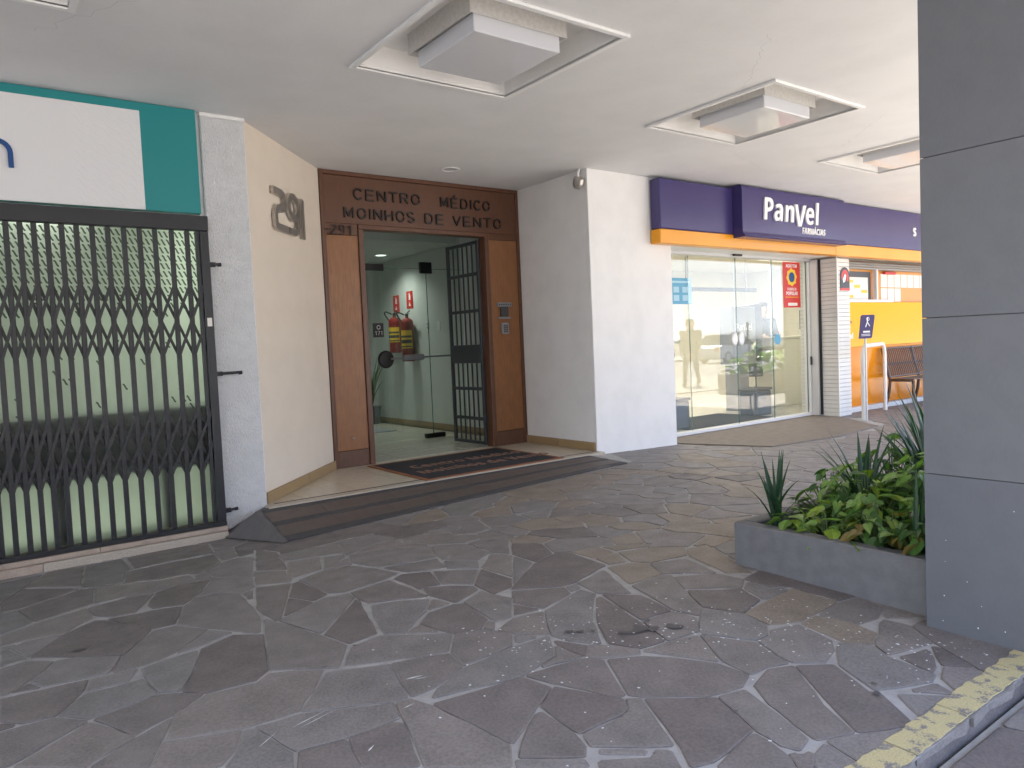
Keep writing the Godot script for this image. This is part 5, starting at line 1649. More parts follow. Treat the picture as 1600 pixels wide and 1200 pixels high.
	for k in 38:
		var y := 0.012 + k * 0.058
		box(br, Vector3(9.896, y + 0.0265, -5.815), Vector3(0.332 + rng.randf_range(-0.002, 0.002), 0.053, 0.572), 0.003)
	stuff(part(col, "brick_strips", br.commit(), M.brick_white))
	part(col, "shutter_guide", span(Vector3(9.715, 0.03, -5.80), Vector3(9.729, 2.22, -5.765), 0.001), M.black_metal)
	part(col, "corner_trim", span(Vector3(9.727, 0.0, -5.535), Vector3(9.745, 2.22, -5.522), 0.001), M.white_metal)
	var rn := thing("column_notice", "black and red arched notice on the white tiled column", "notice", Vector3(9.93, 1.92, -5.526))
	var arch := PackedVector2Array([Vector2(-0.12, -0.155), Vector2(0.12, -0.155)])
	arch.append_array(PackedVector2Array(arc(0, 0.05, 0.12, 0.12, 0, 180, 14)))
	var am := mb()
	prism(am, arch, 0.004, T(0, 0, 0.005))
	part(rn, "plate", am.commit(), M.black_metal)
	var ac := mb()
	prism(ac, stroke(arc(0.0, 0.03, 0.07, 0.08, -40, 200, 14), 0.05), 0.001, T(0, 0, 0.0065))
	part(rn, "red_curve", ac.commit(), M.red_print)
	var aw := mb()
	prism(aw, PackedVector2Array([Vector2(-0.05, -0.05), Vector2(0.0, -0.03), Vector2(0.03, 0.05), Vector2(0.0, 0.08), Vector2(-0.06, 0.0)]), 0.001, T(0, 0, 0.0075))
	part(rn, "white_figure", aw.commit(), M.letter_white)
	part(rn, "red_base", span(Vector3(-0.12, -0.155, 0.0055), Vector3(0.12, -0.12, 0.0065), 0.0002), M.red_print)

	var w := thing("pharmacy_side_window", "yellow panelled side window of the pharmacy with notices", "shop window")
	var wz := -5.78
	part(w, "wall", span(Vector3(10.052, -0.05, wz - 0.2), Vector3(14.5, 2.24, wz - 0.07), 0.002), M.board_orange)
	part(w, "inner_lining", span(Vector3(10.052, 0.03, wz - 0.28), Vector3(14.5, 2.6, wz - 0.201), 0.002), M.shop_wall)
	part(w, "kerb", span(Vector3(10.065, -0.05, wz - 0.06), Vector3(14.5, 0.07, wz + 0.09), 0.006), M.brick_white)
	part(w, "lower_panel", span(Vector3(10.066, 0.072, wz - 0.06), Vector3(14.5, 0.955, wz), 0.003), M.panel_orange)
	part(w, "upper_panel", span(Vector3(10.066, 0.958, wz - 0.06), Vector3(14.5, 1.62, wz), 0.003), M.panel_yellow)
	part(w, "ledge", span(Vector3(10.066, 1.622, wz - 0.06), Vector3(11.8, 1.66, wz + 0.012), 0.003), M.white_metal)
	part(w, "mullion", span(Vector3(11.29, 1.662, wz - 0.05), Vector3(11.33, 2.12, wz + 0.01), 0.003), M.white_metal)
	for k in 3:
		part(w, "shutter_slat", span(Vector3(10.066, 2.115 + k * 0.036, wz - 0.05), Vector3(14.5, 2.148 + k * 0.036, wz + 0.012), 0.008), M.slat_grey)
	part(w, "alarm", span(Vector3(11.6, 2.06, wz - 0.06), Vector3(11.95, 2.10, wz - 0.01), 0.01), M.red_print)
	var ph := part(w, "phone_picture", span(Vector3(10.42, 1.66, wz - 0.068), Vector3(11.24, 2.085, wz - 0.058), 0.004), M.dark_grey)
	part(ph, "screen_print", span(Vector3(10.52, 1.66, wz - 0.0575), Vector3(11.15, 2.0, wz - 0.0565), 0.0003), M.paper)
	for i in 3:
		for k in 4:
			part(ph, "list_line", span(Vector3(10.55 + i * 0.2, 1.69 + k * 0.075, wz - 0.0564), Vector3(10.72 + i * 0.2, 1.735 + k * 0.075, wz - 0.0554), 0.0002), M.panel_white if (i + k) % 3 else M.yellow_print)
	var hd := mb()
	prism(hd, PackedVector2Array([Vector2(10.07, 1.66), Vector2(10.62, 1.66), Vector2(10.56, 1.76), Vector2(10.42, 1.86), Vector2(10.25, 1.85), Vector2(10.07, 1.78)]), 0.006, T(0, 0, wz - 0.046))
	part(w, "dark_print", hd.commit(), M.black_metal)
	for i in 7:
		for k in 2:
			if k == 1 and i > 2:
				continue
			part(w, "paper_sheet", span(Vector3(11.56 + i * 0.215, 1.86 - k * 0.225, wz - 0.068), Vector3(11.76 + i * 0.215, 2.07 - k * 0.225, wz - 0.066), 0.0003), M.paper)
	part(w, "faded_text_line", span(Vector3(10.12, 1.31, wz + 0.0005), Vector3(10.56, 1.345, wz + 0.0015), 0.0002), M.mat_border)
	print_line(w, "Panvel", 0.08, M.letter_white, T(10.42, 1.12, wz + 0.001), 1.0, 700)
	part(thing("side_wall_end", "orange end wall beyond the pharmacy side window", "wall"), "face", span(Vector3(14.5, -0.1, -5.98), Vector3(22.0, CEIL - 0.002, -5.54), 0.005), M.outer_wall)

	# bicycle hoop with the pet sign, bench
	var h := thing("bicycle_hoop", "white tubular bicycle hoop standing before the yellow panel", "bike rack")
	var a := Vector3(9.54, 0.0, -5.08)
	var b := Vector3(10.95, 0.0, -5.50)
	var pts := [a]
	var dirn := (b - a).normalized()
	for k in 9:
		var t := PI / 2.0 * k / 8.0
		pts.append(a + Vector3.UP * (0.80 + 0.19 * sin(t)) + dirn * 0.19 * (1.0 - cos(t)))
	for k in 9:
		var t := PI / 2.0 * (8 - k) / 8.0
		pts.append(b + Vector3.UP * (0.80 + 0.19 * sin(t)) - dirn * 0.19 * (1.0 - cos(t)))
	pts.append(b)
	var tm := mb()
	tube(tm, pts, 0.027, 14)
	part(h, "tube", tm.commit(), M.white_metal)
	var ps := thing("pet_sign", "slanted purple pet parking sign on a thin post by the hoop", "sign", Vector3(9.50, 0.0, -5.02), -0.5)
	var pm := mb()
	tube(pm, [Vector3(0, 0, 0), Vector3(0, 1.15, 0)], 0.013, 8)
	part(ps, "post", pm.commit(), M.aluminium)
	var pp := mb()
	var plate := PackedVector2Array([Vector2(-0.105, 1.09), Vector2(0.06, 1.09), Vector2(0.08, 1.105), Vector2(0.125, 1.385), Vector2(0.105, 1.40), Vector2(-0.05, 1.40), Vector2(-0.07, 1.385)])
	prism(pp, plate, 0.01, T(0, 0, 0.024))
	part(ps, "plate", pp.commit(), M.purple)
	var pl := mb()
	prism(pl, stroke([Vector2(-0.01, 1.24), Vector2(0.015, 1.30), Vector2(0.02, 1.36)], 0.012, true), 0.001, T(0, 0, 0.026))
	prism(pl, stroke(arc(0.025, 1.345, 0.018, 0.022, 0, 350, 12), 0.007), 0.001, T(0, 0, 0.0265))
	prism(pl, stroke([Vector2(0.02, 1.30), Vector2(0.05, 1.25)], 0.010, true), 0.001, T(0, 0, 0.0265))
	part(ps, "pictogram", pl.commit(), M.letter_white)
	part(ps, "text_line", span(Vector3(-0.045, 1.168, 0.024), Vector3(0.05, 1.19, 0.0255), 0.0003), M.letter_white)
	for k in 2:
		part(ps, "text_line", span(Vector3(-0.07, 1.125 + k * 0.018, 0.024), Vector3(0.055, 1.131 + k * 0.018, 0.0255), 0.0003), M.letter_white)
	var be := thing("street_bench", "brown metal bench with a woven slat back by the yellow panel", "bench", Vector3(11.28, 0.0, -5.62))
	for k in 3:
		var fx: float = [0.03, 0.95, 1.85][k]
		var fm := mb()
		tube(fm, [Vector3(fx, 0.0, 0.40), Vector3(fx, 0.22, 0.36), Vector3(fx, 0.42, 0.36)], 0.022, 8)
		tube(fm, [Vector3(fx, 0.0, -0.06), Vector3(fx, 0.25, 0.0), Vector3(fx, 0.42, 0.02), Vector3(fx, 0.65, -0.04), Vector3(fx, 0.91, -0.10)], 0.024, 8)
		tube(fm, [Vector3(fx, 0.42, 0.36), Vector3(fx, 0.42, 0.02)], 0.020, 8)
		part(be, "frame", fm.commit(), M.bench_brown)
	for r in [[0.905, -0.10], [0.665, -0.045], [0.47, 0.01]]:
		var rm := mb()
		tube(rm, [Vector3(0.03, r[0], r[1]), Vector3(1.85, r[0], r[1])], 0.016, 8)
		part(be, "back_rail", rm.commit(), M.bench_brown)
	for i in 60:
		var sm := mb()
		var q := []
		for k in 9:
			var u := k / 8.0
			q.append(Vector3(0.05 + i * 0.03 + 0.012 * sin(u * TAU * 1.5), lerpf(0.47, 0.90, u), lerpf(0.012, -0.10, pow(u, 1.2)) + 0.006 * (i % 2)))
		tube(sm, q, 0.0065, 5)
		part(be, "back_slat", sm.commit(), M.bench_brown)
	for i in 12:
		part(be, "seat_slat", span(Vector3(0.02, 0.43, 0.03 + i * 0.029), Vector3(1.87, 0.445, 0.053 + i * 0.029), 0.003), M.bench_brown)

# ------------------------------------------------------------------ pillar and planters
func build_pillar() -> void:
	var p := thing("grey_pillar", "blue-grey tile clad pillar at the right edge, nearest to the camera", "pillar")
	var x0 := 2.98
	part(p, "core", span(Vector3(x0 + 0.006, -0.1, -1.336), Vector3(x0 + 0.55, CEIL - 0.002, -0.756), 0.001), M.black_line)
	var ys := [0.0, 0.632, 1.236, 1.845, 2.45, CEIL - 0.002]
	for i in 5:
		part(p, "tile", span(Vector3(x0, ys[i] + (0.0013 if i else 0.0), -1.35), Vector3(x0 + 0.0065, ys[i + 1] - 0.0013, -0.742), 0.0012), [M.pillar_tile_0, M.pillar_tile_1, M.pillar_tile][i % 3])
		part(p, "tile", span(Vector3(x0 + 0.007, ys[i] + (0.0013 if i else 0.0), -1.343), Vector3(x0 + 0.556, ys[i + 1] - 0.0013, -1.3365), 0.0012), M.pillar_tile)
		part(p, "tile", span(Vector3(x0 + 0.007, ys[i] + (0.0013 if i else 0.0), -0.755), Vector3(x0 + 0.556, ys[i + 1] - 0.0013, -0.7485), 0.0012), M.pillar_tile)
	var dm := mb()
	for i in 12:
		var y := 0.06 + 0.55 * pow(rng.randf(), 1.6)
		var z := rng.randf_range(-1.34, -0.78)
		var r := rng.randf_range(0.0012, 0.003)
		disc(dm, Vector3(x0 - 0.0006, y, z), r, Vector3.LEFT, 8)
	stuff(part(p, "paint_flecks", dm.commit(), M.spot_paint))

func arrow_leaf(len_: float, wide: float, droop: float, lobes: bool, pale: float) -> ArrayMesh:
	var st := mb()
	var half := [[-0.20 if lobes else 0.02, 0.16 if lobes else 0.05], [-0.22 if lobes else 0.08, 0.34 if lobes else 0.28], [0.02 if lobes else 0.25, 0.50], [0.25 if lobes else 0.45, 0.46], [0.5, 0.36], [0.75, 0.19], [0.92, 0.06]]
	var rib := [0.0, 0.03, 0.12, 0.30, 0.52, 0.76, 0.92]
	var at := func(u: float, v: float) -> Vector3:
		return Vector3(u * len_, -droop * u * u * len_ + absf(v) * 0.28 * wide - absf(v) * absf(v) * 0.55 * wide, v * wide)
	var nrm := func(v: float) -> Vector3: return Vector3(0.15, 1.0, -0.35 * signf(v) if absf(v) > 0.01 else 0.0).normalized()
	for s in [-1.0, 1.0]:
		for i in half.size():
			var last: bool = i == half.size() - 1
			var a := [at.call(rib[i], 0.0), 1.0 + pale]
			var b := [at.call(half[i][0], half[i][1] * s), 0.85]
			var c := [at.call(1.0, 0.0), 0.9] if last else [at.call(half[i + 1][0], half[i + 1][1] * s), 0.85]
			var d := [at.call(1.0, 0.0), 0.9] if last else [at.call(rib[i + 1], 0.0), 1.0 + pale]
			# a pale vein runs half-way out
			var m := [(a[0] + b[0]) / 2.0 + Vector3(0, 0.004, 0), 0.95 + pale * (0.8 if i % 2 == 0 else 0.25)]
			for q in [[a, m, d], [m, b, c], [m, c, d]]:
				var n: Vector3 = (q[2][0] - q[0][0]).cross(q[1][0] - q[0][0])
				if n.y < 0:
					q = [q[0], q[2], q[1]]
				for v in q:
					st.set_color(Color(v[1], v[1], v[1] * 0.97))
					st.set_normal(nrm.call(0.3 * s))
					st.add_vertex(v[0])
	return st.commit()

func strap_plant(label: String, at: Vector3, n: int, h: float, reach: float, width: float, group: String) -> void:
	var t := thing("strap_leaf_plant", label, "plant", at, 0.0, group)
	for k in n:
		var a := TAU * k / n * 2.4 + rng.randf_range(-0.3, 0.3)
		var u := rng.randf()
		var m := leaf_blade(h * lerpf(0.6, 1.05, u), reach * lerpf(1.0, 0.25, u) * rng.randf_range(0.7, 1.2), width * rng.randf_range(0.8, 1.2))
		part(t, "leaf", m, M.blade, Transform3D(Basis(Vector3.UP, a), Vector3(rng.randf_range(-0.02, 0.02), 0, rng.randf_range(-0.02, 0.02))))

func leafy_plant(label: String, at: Vector3, n: int, spread: float, height: float, kinds: Array, mats: Array, size: float, group: String) -> void:
	var t := thing("leafy_plant", label, "plant", at, 0.0, group)
	var stems := mb()
	for k in n:
		var a := rng.randf() * TAU
		var r := spread * sqrt(rng.randf())
		var y := height * (0.25 + 0.75 * rng.randf()) * (1.0 - 0.45 * r / spread)
		var p := Vector3(cos(a) * r, y, sin(a) * r)
		tube(stems, [Vector3(p.x * 0.35, 0, p.z * 0.35), Vector3(p.x * 0.6, y * 0.6, p.z * 0.6), p], 0.0028, 4, false)
		var out := a + rng.randf_range(-0.9, 0.9)
		var b := Basis(Vector3.UP, -out) * Basis(Vector3.BACK, rng.randf_range(-0.75, 0.35)) * Basis(Vector3.RIGHT, rng.randf_range(-0.5, 0.5))
		var s := size * rng.randf_range(0.65, 1.25)
		part(t, "leaf", kinds[rng.randi_range(0, kinds.size() - 1)], mats[rng.randi_range(0, mats.size() - 1)], Transform3D(b.scaled(Vector3.ONE * s), p))
	part(t, "stems", stems.commit(), M.leaf_green_stem)

func planter(label: String, a: Vector3, b: Vector3, material: Material) -> void:
	var p := thing("planter", label, "planter")
	var t := 0.075
	part(p, "end_wall", span(Vector3(a.x, a.y, a.z), Vector3(a.x + t, b.y, b.z), 0.007), material)
	part(p, "end_wall", span(Vector3(b.x - t, a.y, a.z), Vector3(b.x, b.y, b.z), 0.007), material)
	part(p, "side_wall", span(Vector3(a.x + t + 0.0005, a.y, a.z), Vector3(b.x - t - 0.0005, b.y - 0.001, a.z + t), 0.007), material)
	part(p, "side_wall", span(Vector3(a.x + t + 0.0005, a.y, b.z - t), Vector3(b.x - t - 0.0005, b.y - 0.001, b.z), 0.007), material)
	part(p, "soil", sheet(a.x + t, b.x - t, a.z + t, b.z - t, 0.08, func(x, z): return b.y - 0.05 + 0.02 * sin(x * 23.0 + z * 17.0) + 0.012 * sin(x * 51.0 - z * 43.0)), M.soil)

func build_planters() -> void:
	var lm: StandardMaterial3D = plain("leaf_green_stem", lin(0.07, 0.11, 0.03), 0.5)
	lm.backlight_enabled = false
	planter("low grey concrete planter beside the grey pillar", Vector3(3.08, 0.0, -2.33), Vector3(6.0, 0.255, -1.345), M.planter_paint)
	var arrow := [arrow_leaf(1.0, 0.72, 0.25, true, 1.5), arrow_leaf(1.0, 0.8, 0.4, true, 2.2), arrow_leaf(1.0, 0.6, 0.15, true, 0.35)]
	var oval := [arrow_leaf(1.0, 0.85, 0.2, false, 0.2), arrow_leaf(1.0, 0.95, 0.35, false, 0.1)]
	var g := "plants in the low grey planter"
	strap_plant("spiky strap-leaved plant at the near left corner of the grey planter", Vector3(3.26, 0.2, -2.20), 15, 0.42, 0.26, 0.026, g)
	leafy_plant("bright yellow-green round-leaved plant at the foot of the corner spikes", Vector3(3.23, 0.2, -2.08), 24, 0.10, 0.17, oval, [M.leaf_bright, M.leaf_light], 0.075, g)
	leafy_plant("bright round-leaved plant along the planter rim, right of the corner spikes", Vector3(3.23, 0.2, -1.90), 26, 0.12, 0.19, oval, [M.leaf_bright, M.leaf_light, M.leaf_light], 0.070, g)
	leafy_plant("pale-veined arrow-leaved plant hanging over the planter rim", Vector3(3.28, 0.2, -1.70), 95, 0.17, 0.24, arrow, [M.leaf_mid, M.leaf_light, M.leaf_dark, M.leaf_mid, M.leaf_dark, M.leaf_light, M.leaf_bright, M.leaf_yellowed], 0.075, g)
	leafy_plant("arrow-leaved plant next to the grey pillar, low in the planter", Vector3(3.30, 0.2, -1.50), 105, 0.17, 0.26, arrow, [M.leaf_mid, M.leaf_dark, M.leaf_dark, M.leaf_mid, M.leaf_dark, M.leaf_light, M.leaf_yellowed], 0.070, g)
	leafy_plant("tall arrow-leaved plant in the middle of the planter", Vector3(3.52, 0.2, -1.86), 130, 0.22, 0.40, arrow, [M.leaf_light, M.leaf_mid, M.leaf_dark, M.leaf_bright], 0.080, g)
	leafy_plant("highest arrow-leaved plant, against the grey pillar's edge", Vector3(3.62, 0.2, -1.60), 140, 0.22, 0.50, arrow, [M.leaf_mid, M.leaf_light, M.leaf_light], 0.075, g)
	leafy_plant("dense dark arrow-leaved plant behind the middle clump", Vector3(3.95, 0.2, -1.78), 100, 0.25, 0.38, arrow, [M.leaf_dark, M.leaf_mid], 0.075, g)
	leafy_plant("low leafy plant behind the corner spikes, on the building side of the planter", Vector3(3.62, 0.2, -2.12), 70, 0.18, 0.30, arrow, [M.leaf_mid, M.leaf_light, M.leaf_dark], 0.070, g)
	leafy_plant("leafy plant deep in the planter below the large strap leaves", Vector3(4.15, 0.2, -2.05), 60, 0.25, 0.46, arrow, [M.leaf_mid, M.leaf_dark, M.leaf_light], 0.10, g)
	strap_plant("arching dark strap-leaved plant behind the arrow leaves", Vector3(3.72, 0.2, -1.98), 22, 0.55, 0.45, 0.030, g)
	strap_plant("large dark strap-leaved plant rising beside the pillar", Vector3(4.05, 0.2, -1.80), 36, 0.66, 0.46, 0.040, g)
	strap_plant("big strap-leaved plant at the far side of the planter", Vector3(4.45, 0.2, -1.95), 34, 0.74, 0.5, 0.045, g)
	strap_plant("two upright pale blades at the planter rim near the pillar", Vector3(3.19, 0.2, -1.47), 4, 0.46, 0.05, 0.022, g)
	for i in 4:
		leafy_plant(["leafy plant in the hidden part of the grey planter, first beyond the pillar", "leafy plant in the hidden part of the grey planter, second beyond the pillar", "leafy plant in the hidden part of the grey planter, third beyond the pillar", "leafy plant at the far end of the grey planter"][i], Vector3(4.6 + i * 0.36, 0.2, -1.65 - 0.1 * (i % 2)), 16, 0.24, 0.4, arrow, [M.leaf_mid, M.leaf_light], 0.14, g)
	planter("second, sunlit concrete planter mirrored in the pharmacy glass", Vector3(12.6, 0.0, -2.95), Vector3(16.2, 0.42, -2.0), M.outer_wall)
	for i in 6:
		leafy_plant(["first", "second", "third", "fourth", "fifth", "sixth"][i] + " sunlit leafy plant of the planter mirrored in the glass", Vector3(12.95 + i * 0.56, 0.37, -2.45), 26, 0.34, [0.6, 0.9, 0.7, 1.1, 1.2, 0.8][i], arrow, [M.leaf_bright, M.leaf_light], 0.22, "plants in the sunlit planter")

# ------------------------------------------------------------------ people, modelled as one smooth skin over jointed bones
func blend_mesh(bones: Array, cell: float, k: float) -> ArrayMesh:
	var lo := Vector3.ONE * 1e9
	var hi := Vector3.ONE * -1e9
	for b in bones:
		var r: float = maxf(b[2], b[3]) + k * 3.0 + cell * 2.0
		for e in 2:
			lo = lo.min(b[e] - Vector3.ONE * r)
			hi = hi.max(b[e] + Vector3.ONE * r)
	var dim := Vector3i(((hi - lo) / cell).ceil()) + Vector3i.ONE
	var acc := PackedFloat32Array()
	acc.resize(dim.x * dim.y * dim.z)
	for b in bones:
		var a: Vector3 = b[0]
		var ab: Vector3 = b[1] - a
		var l2: float = maxf(ab.length_squared(), 1e-8)
		var r0: float = b[2]
		var r1: float = b[3]
		var reach: float = maxf(r0, r1) + k * 3.0 + cell * 1.5
		var i0 := Vector3i(((a.min(b[1]) - Vector3.ONE * reach - lo) / cell).floor())
		var i1 := Vector3i(((a.max(b[1]) + Vector3.ONE * reach - lo) / cell).ceil())
		for z in range(maxi(i0.z, 0), mini(i1.z + 1, dim.z)):
			for y in range(maxi(i0.y, 0), mini(i1.y + 1, dim.y)):
				for x in range(maxi(i0.x, 0), mini(i1.x + 1, dim.x)):
					var p := lo + Vector3(x, y, z) * cell
					var t := clampf((p - a).dot(ab) / l2, 0.0, 1.0)
					var d := p.distance_to(a + ab * t) - lerpf(r0, r1, t)
					if d < k * 5.0:
						acc[(z * dim.y + y) * dim.x + x] += exp(-d / k)
	# surface nets: inside where the sum is above one
	var at := {}
	var verts := PackedVector3Array()
	var step := [1, dim.x, dim.x * dim.y]
	var f := func(i: int) -> float: return -k * log(maxf(acc[i], 1e-9))
	for z in dim.z - 1:
		for y in dim.y - 1:
			for x in dim.x - 1:
				var i: int = (z * dim.y + y) * dim.x + x
				var inside := 0
				for c in 8:
					if acc[i + (c & 1) + (c >> 1 & 1) * step[1] + (c >> 2) * step[2]] > 1.0:
						inside += 1
				if inside == 0 or inside == 8:
					continue
				var sum := Vector3.ZERO
				var n := 0
				for e in [[0, 1], [2, 3], [4, 5], [6, 7], [0, 2], [1, 3], [4, 6], [5, 7], [0, 4], [1, 5], [2, 6], [3, 7]]:
					var ia: int = i + (e[0] & 1) + (e[0] >> 1 & 1) * step[1] + (e[0] >> 2) * step[2]
					var ib: int = i + (e[1] & 1) + (e[1] >> 1 & 1) * step[1] + (e[1] >> 2) * step[2]
					if (acc[ia] > 1.0) != (acc[ib] > 1.0):
						var fa: float = f.call(ia)
						var fb: float = f.call(ib)
						var t: float = fa / (fa - fb)
						sum += Vector3(e[0] & 1, e[0] >> 1 & 1, e[0] >> 2).lerp(Vector3(e[1] & 1, e[1] >> 1 & 1, e[1] >> 2), t)
						n += 1
				at[i] = verts.size()
				verts.append(lo + (Vector3(x, y, z) + sum / n) * cell)
	var st := mb()
	for v in verts:
		st.set_smooth_group(0)
		st.add_vertex(v)
	for i in at:
		for ax in 3:
			var u: int = step[(ax + 1) % 3]
			var w: int = step[(ax + 2) % 3]
			var ja: int = i
			var jb: int = i + step[ax]
			if jb >= acc.size() or (acc[ja] > 1.0) == (acc[jb] > 1.0):
				continue
			if not (at.has(i - u) and at.has(i - w) and at.has(i - u - w)):
				continue
			var q := [at[i], at[i - u], at[i - u - w], at[i - w]]
			if acc[ja] > 1.0:
				q = [q[3], q[2], q[1], q[0]]
			for c in [0, 1, 2, 0, 2, 3]:
				st.add_index(q[c])
	st.generate_normals()
	return st.commit()

# pose: joints by name, figure faces +z; scale 1 is a 1.74 m man
func person(label: String, at: Vector3, turn: float, j: Dictionary, top: Material, legs: Material) -> void:
	var t := thing("person", label, "person", at, turn)
	var skin := []
	var coat := []
	var trousers := []
	var head: Vector3 = j.head
	skin.append([head + Vector3(0, 0.03, -0.01), head + Vector3(0, 0.0, 0.0), 0.085, 0.082])
	skin.append([head + Vector3(0, -0.05, 0.03), head + Vector3(0, -0.07, 0.04), 0.055, 0.045])
	skin.append([head + Vector3(0, 0.0, 0.085), head + Vector3(0, -0.025, 0.105), 0.010, 0.014])
	for s in [-1.0, 1.0]:
		skin.append([head + Vector3(0.085 * s, 0.0, -0.01), head + Vector3(0.087 * s, -0.03, -0.005), 0.016, 0.012])
	skin.append([head + Vector3(0, -0.06, -0.01), j.neck, 0.052, 0.058])
	coat.append([j.neck + Vector3(0, -0.05, 0), j.chest, 0.085, 0.135])
	coat.append([j.chest + Vector3(-0.07, 0, 0), j.chest + Vector3(0.07, 0, 0), 0.125, 0.125])
	coat.append([j.chest + Vector3(-0.05, 0, 0), j.hip + Vector3(-0.06, 0.06, 0), 0.12, 0.115])
	coat.append([j.chest + Vector3(0.05, 0, 0), j.hip + Vector3(0.06, 0.06, 0), 0.12, 0.115])
	coat.append([j.hip + Vector3(-0.07, 0, 0), j.hip + Vector3(0.07, 0, 0), 0.118, 0.118])
	for s in ["l", "r"]:
		coat.append([j.chest.lerp(j["shoulder_" + s], 0.4), j["shoulder_" + s], 0.095, 0.072])
		coat.append([j["shoulder_" + s], j["elbow_" + s], 0.066, 0.052])
		coat.append([j["elbow_" + s], j["hand_" + s].lerp(j["elbow_" + s], 0.08), 0.050, 0.038])
		var hn: Vector3 = j["hand_" + s]
		var dr: Vector3 = (hn - j["elbow_" + s]).normalized()
		skin.append([hn.lerp(j["elbow_" + s], 0.3), hn + dr * 0.05, 0.026, 0.030])
		trousers.append([j.hip + Vector3(-0.085 if s == "l" else 0.085, -0.03, 0), j["knee_" + s], 0.092, 0.066])
		trousers.append([j["knee_" + s], j["foot_" + s] + Vector3(0, 0.09, 0), 0.064, 0.048])
		skin.append([j["knee_" + s], j["foot_" + s] + Vector3(0, 0.06, 0), 0.045, 0.035])
		# hand: palm and five fingers on a finer grid
		var across := dr.cross(Vector3.RIGHT).normalized()
		var hb := [[hn + dr * 0.02, hn + dr * 0.07, 0.022, 0.024], [hn + dr * 0.03 + across * 0.018, hn + dr * 0.08 + across * 0.03, 0.015, 0.014], [hn + dr * 0.03 - across * 0.018, hn + dr * 0.08 - across * 0.03, 0.015, 0.014]]
		for fi in 4:
			var o := across * (0.03 - 0.02 * fi)
			var l: float = [0.062, 0.075, 0.07, 0.055][fi]
			var curl := Vector3(-0.3 if s == "r" else 0.3, 0, 0.1)
			hb.append([hn + dr * 0.085 + o, hn + dr * (0.085 + l * 0.55) + o * 1.05 + curl * 0.02, 0.0085, 0.008])
			hb.append([hn + dr * (0.085 + l * 0.55) + o * 1.05 + curl * 0.02, hn + dr * (0.085 + l) + o * 1.0 + curl * 0.08, 0.008, 0.007])
		hb.append([hn + dr * 0.035 + across * 0.03, hn + dr * 0.075 + across * 0.058, 0.010, 0.009])
		hb.append([hn + dr * 0.075 + across * 0.058, hn + dr * 0.105 + across * 0.058, 0.009, 0.008])
		part(t, "hand", blend_mesh(hb, 0.006, 0.004), M.skin)
		var ft: Vector3 = j["foot_" + s]
		var toe: Vector3 = j.get("toe_" + s, Vector3(0, -0.02, 0.17))
		var sh := blend_mesh([[ft + Vector3(0, 0.045, -0.03), ft + Vector3(0, 0.045, 0) + toe * 0.6, 0.045, 0.042], [ft + Vector3(0, 0.045, 0) + toe * 0.5, ft + Vector3(0, 0.045, 0) + toe, 0.045, 0.034], [ft + Vector3(0, 0.1, -0.01), ft + Vector3(0, 0.05, -0.01), 0.045, 0.045]], 0.012, 0.012)
		part(t, "shoe", sh, M.shoe)
	skin.append([j.neck, j.chest, 0.06, 0.10])
	skin.append([j.chest, j.hip, 0.10, 0.10])
	for s in ["l", "r"]:
		skin.append([j.hip, j["knee_" + s], 0.075, 0.05])
		skin.append([j.chest, j["shoulder_" + s], 0.06, 0.045])
		skin.append([j["shoulder_" + s], j["elbow_" + s], 0.045, 0.035])
		skin.append([j["elbow_" + s], j["hand_" + s], 0.035, 0.026])
	part(t, "body", blend_mesh(skin, 0.016, 0.012), M.skin)
	part(t, "jacket", blend_mesh(coat, 0.020, 0.018), top)
	part(t, "trousers", blend_mesh(trousers + [[j.hip + Vector3(-0.07, -0.02, 0), j.hip + Vector3(0.07, -0.02, 0), 0.112, 0.112]], 0.020, 0.016), legs)
	part(t, "hair", blend_mesh([[head + Vector3(0, 0.06, -0.02), head + Vector3(0, 0.045, -0.04), 0.082, 0.085], [head + Vector3(-0.03, 0.085, 0.03), head + Vector3(0.03, 0.085, 0.03), 0.045, 0.045], [head + Vector3(0, 0.0, -0.06), head + Vector3(0, -0.04, -0.06), 0.055, 0.04]], 0.014, 0.012), M.hair)
	var fe := mb()
	for s in [-1.0, 1.0]:
		box(fe, head + Vector3(0.032 * s, 0.008, 0.079), Vector3(0.026, 0.008, 0.008), 0.003)
		box(fe, head + Vector3(0.032 * s, 0.026, 0.079), Vector3(0.034, 0.006, 0.008), 0.002)
	box(fe, head + Vector3(0, -0.062, 0.085), Vector3(0.044, 0.007, 0.008), 0.003)
	part(t, "face_features", fe.commit(), M.hair)

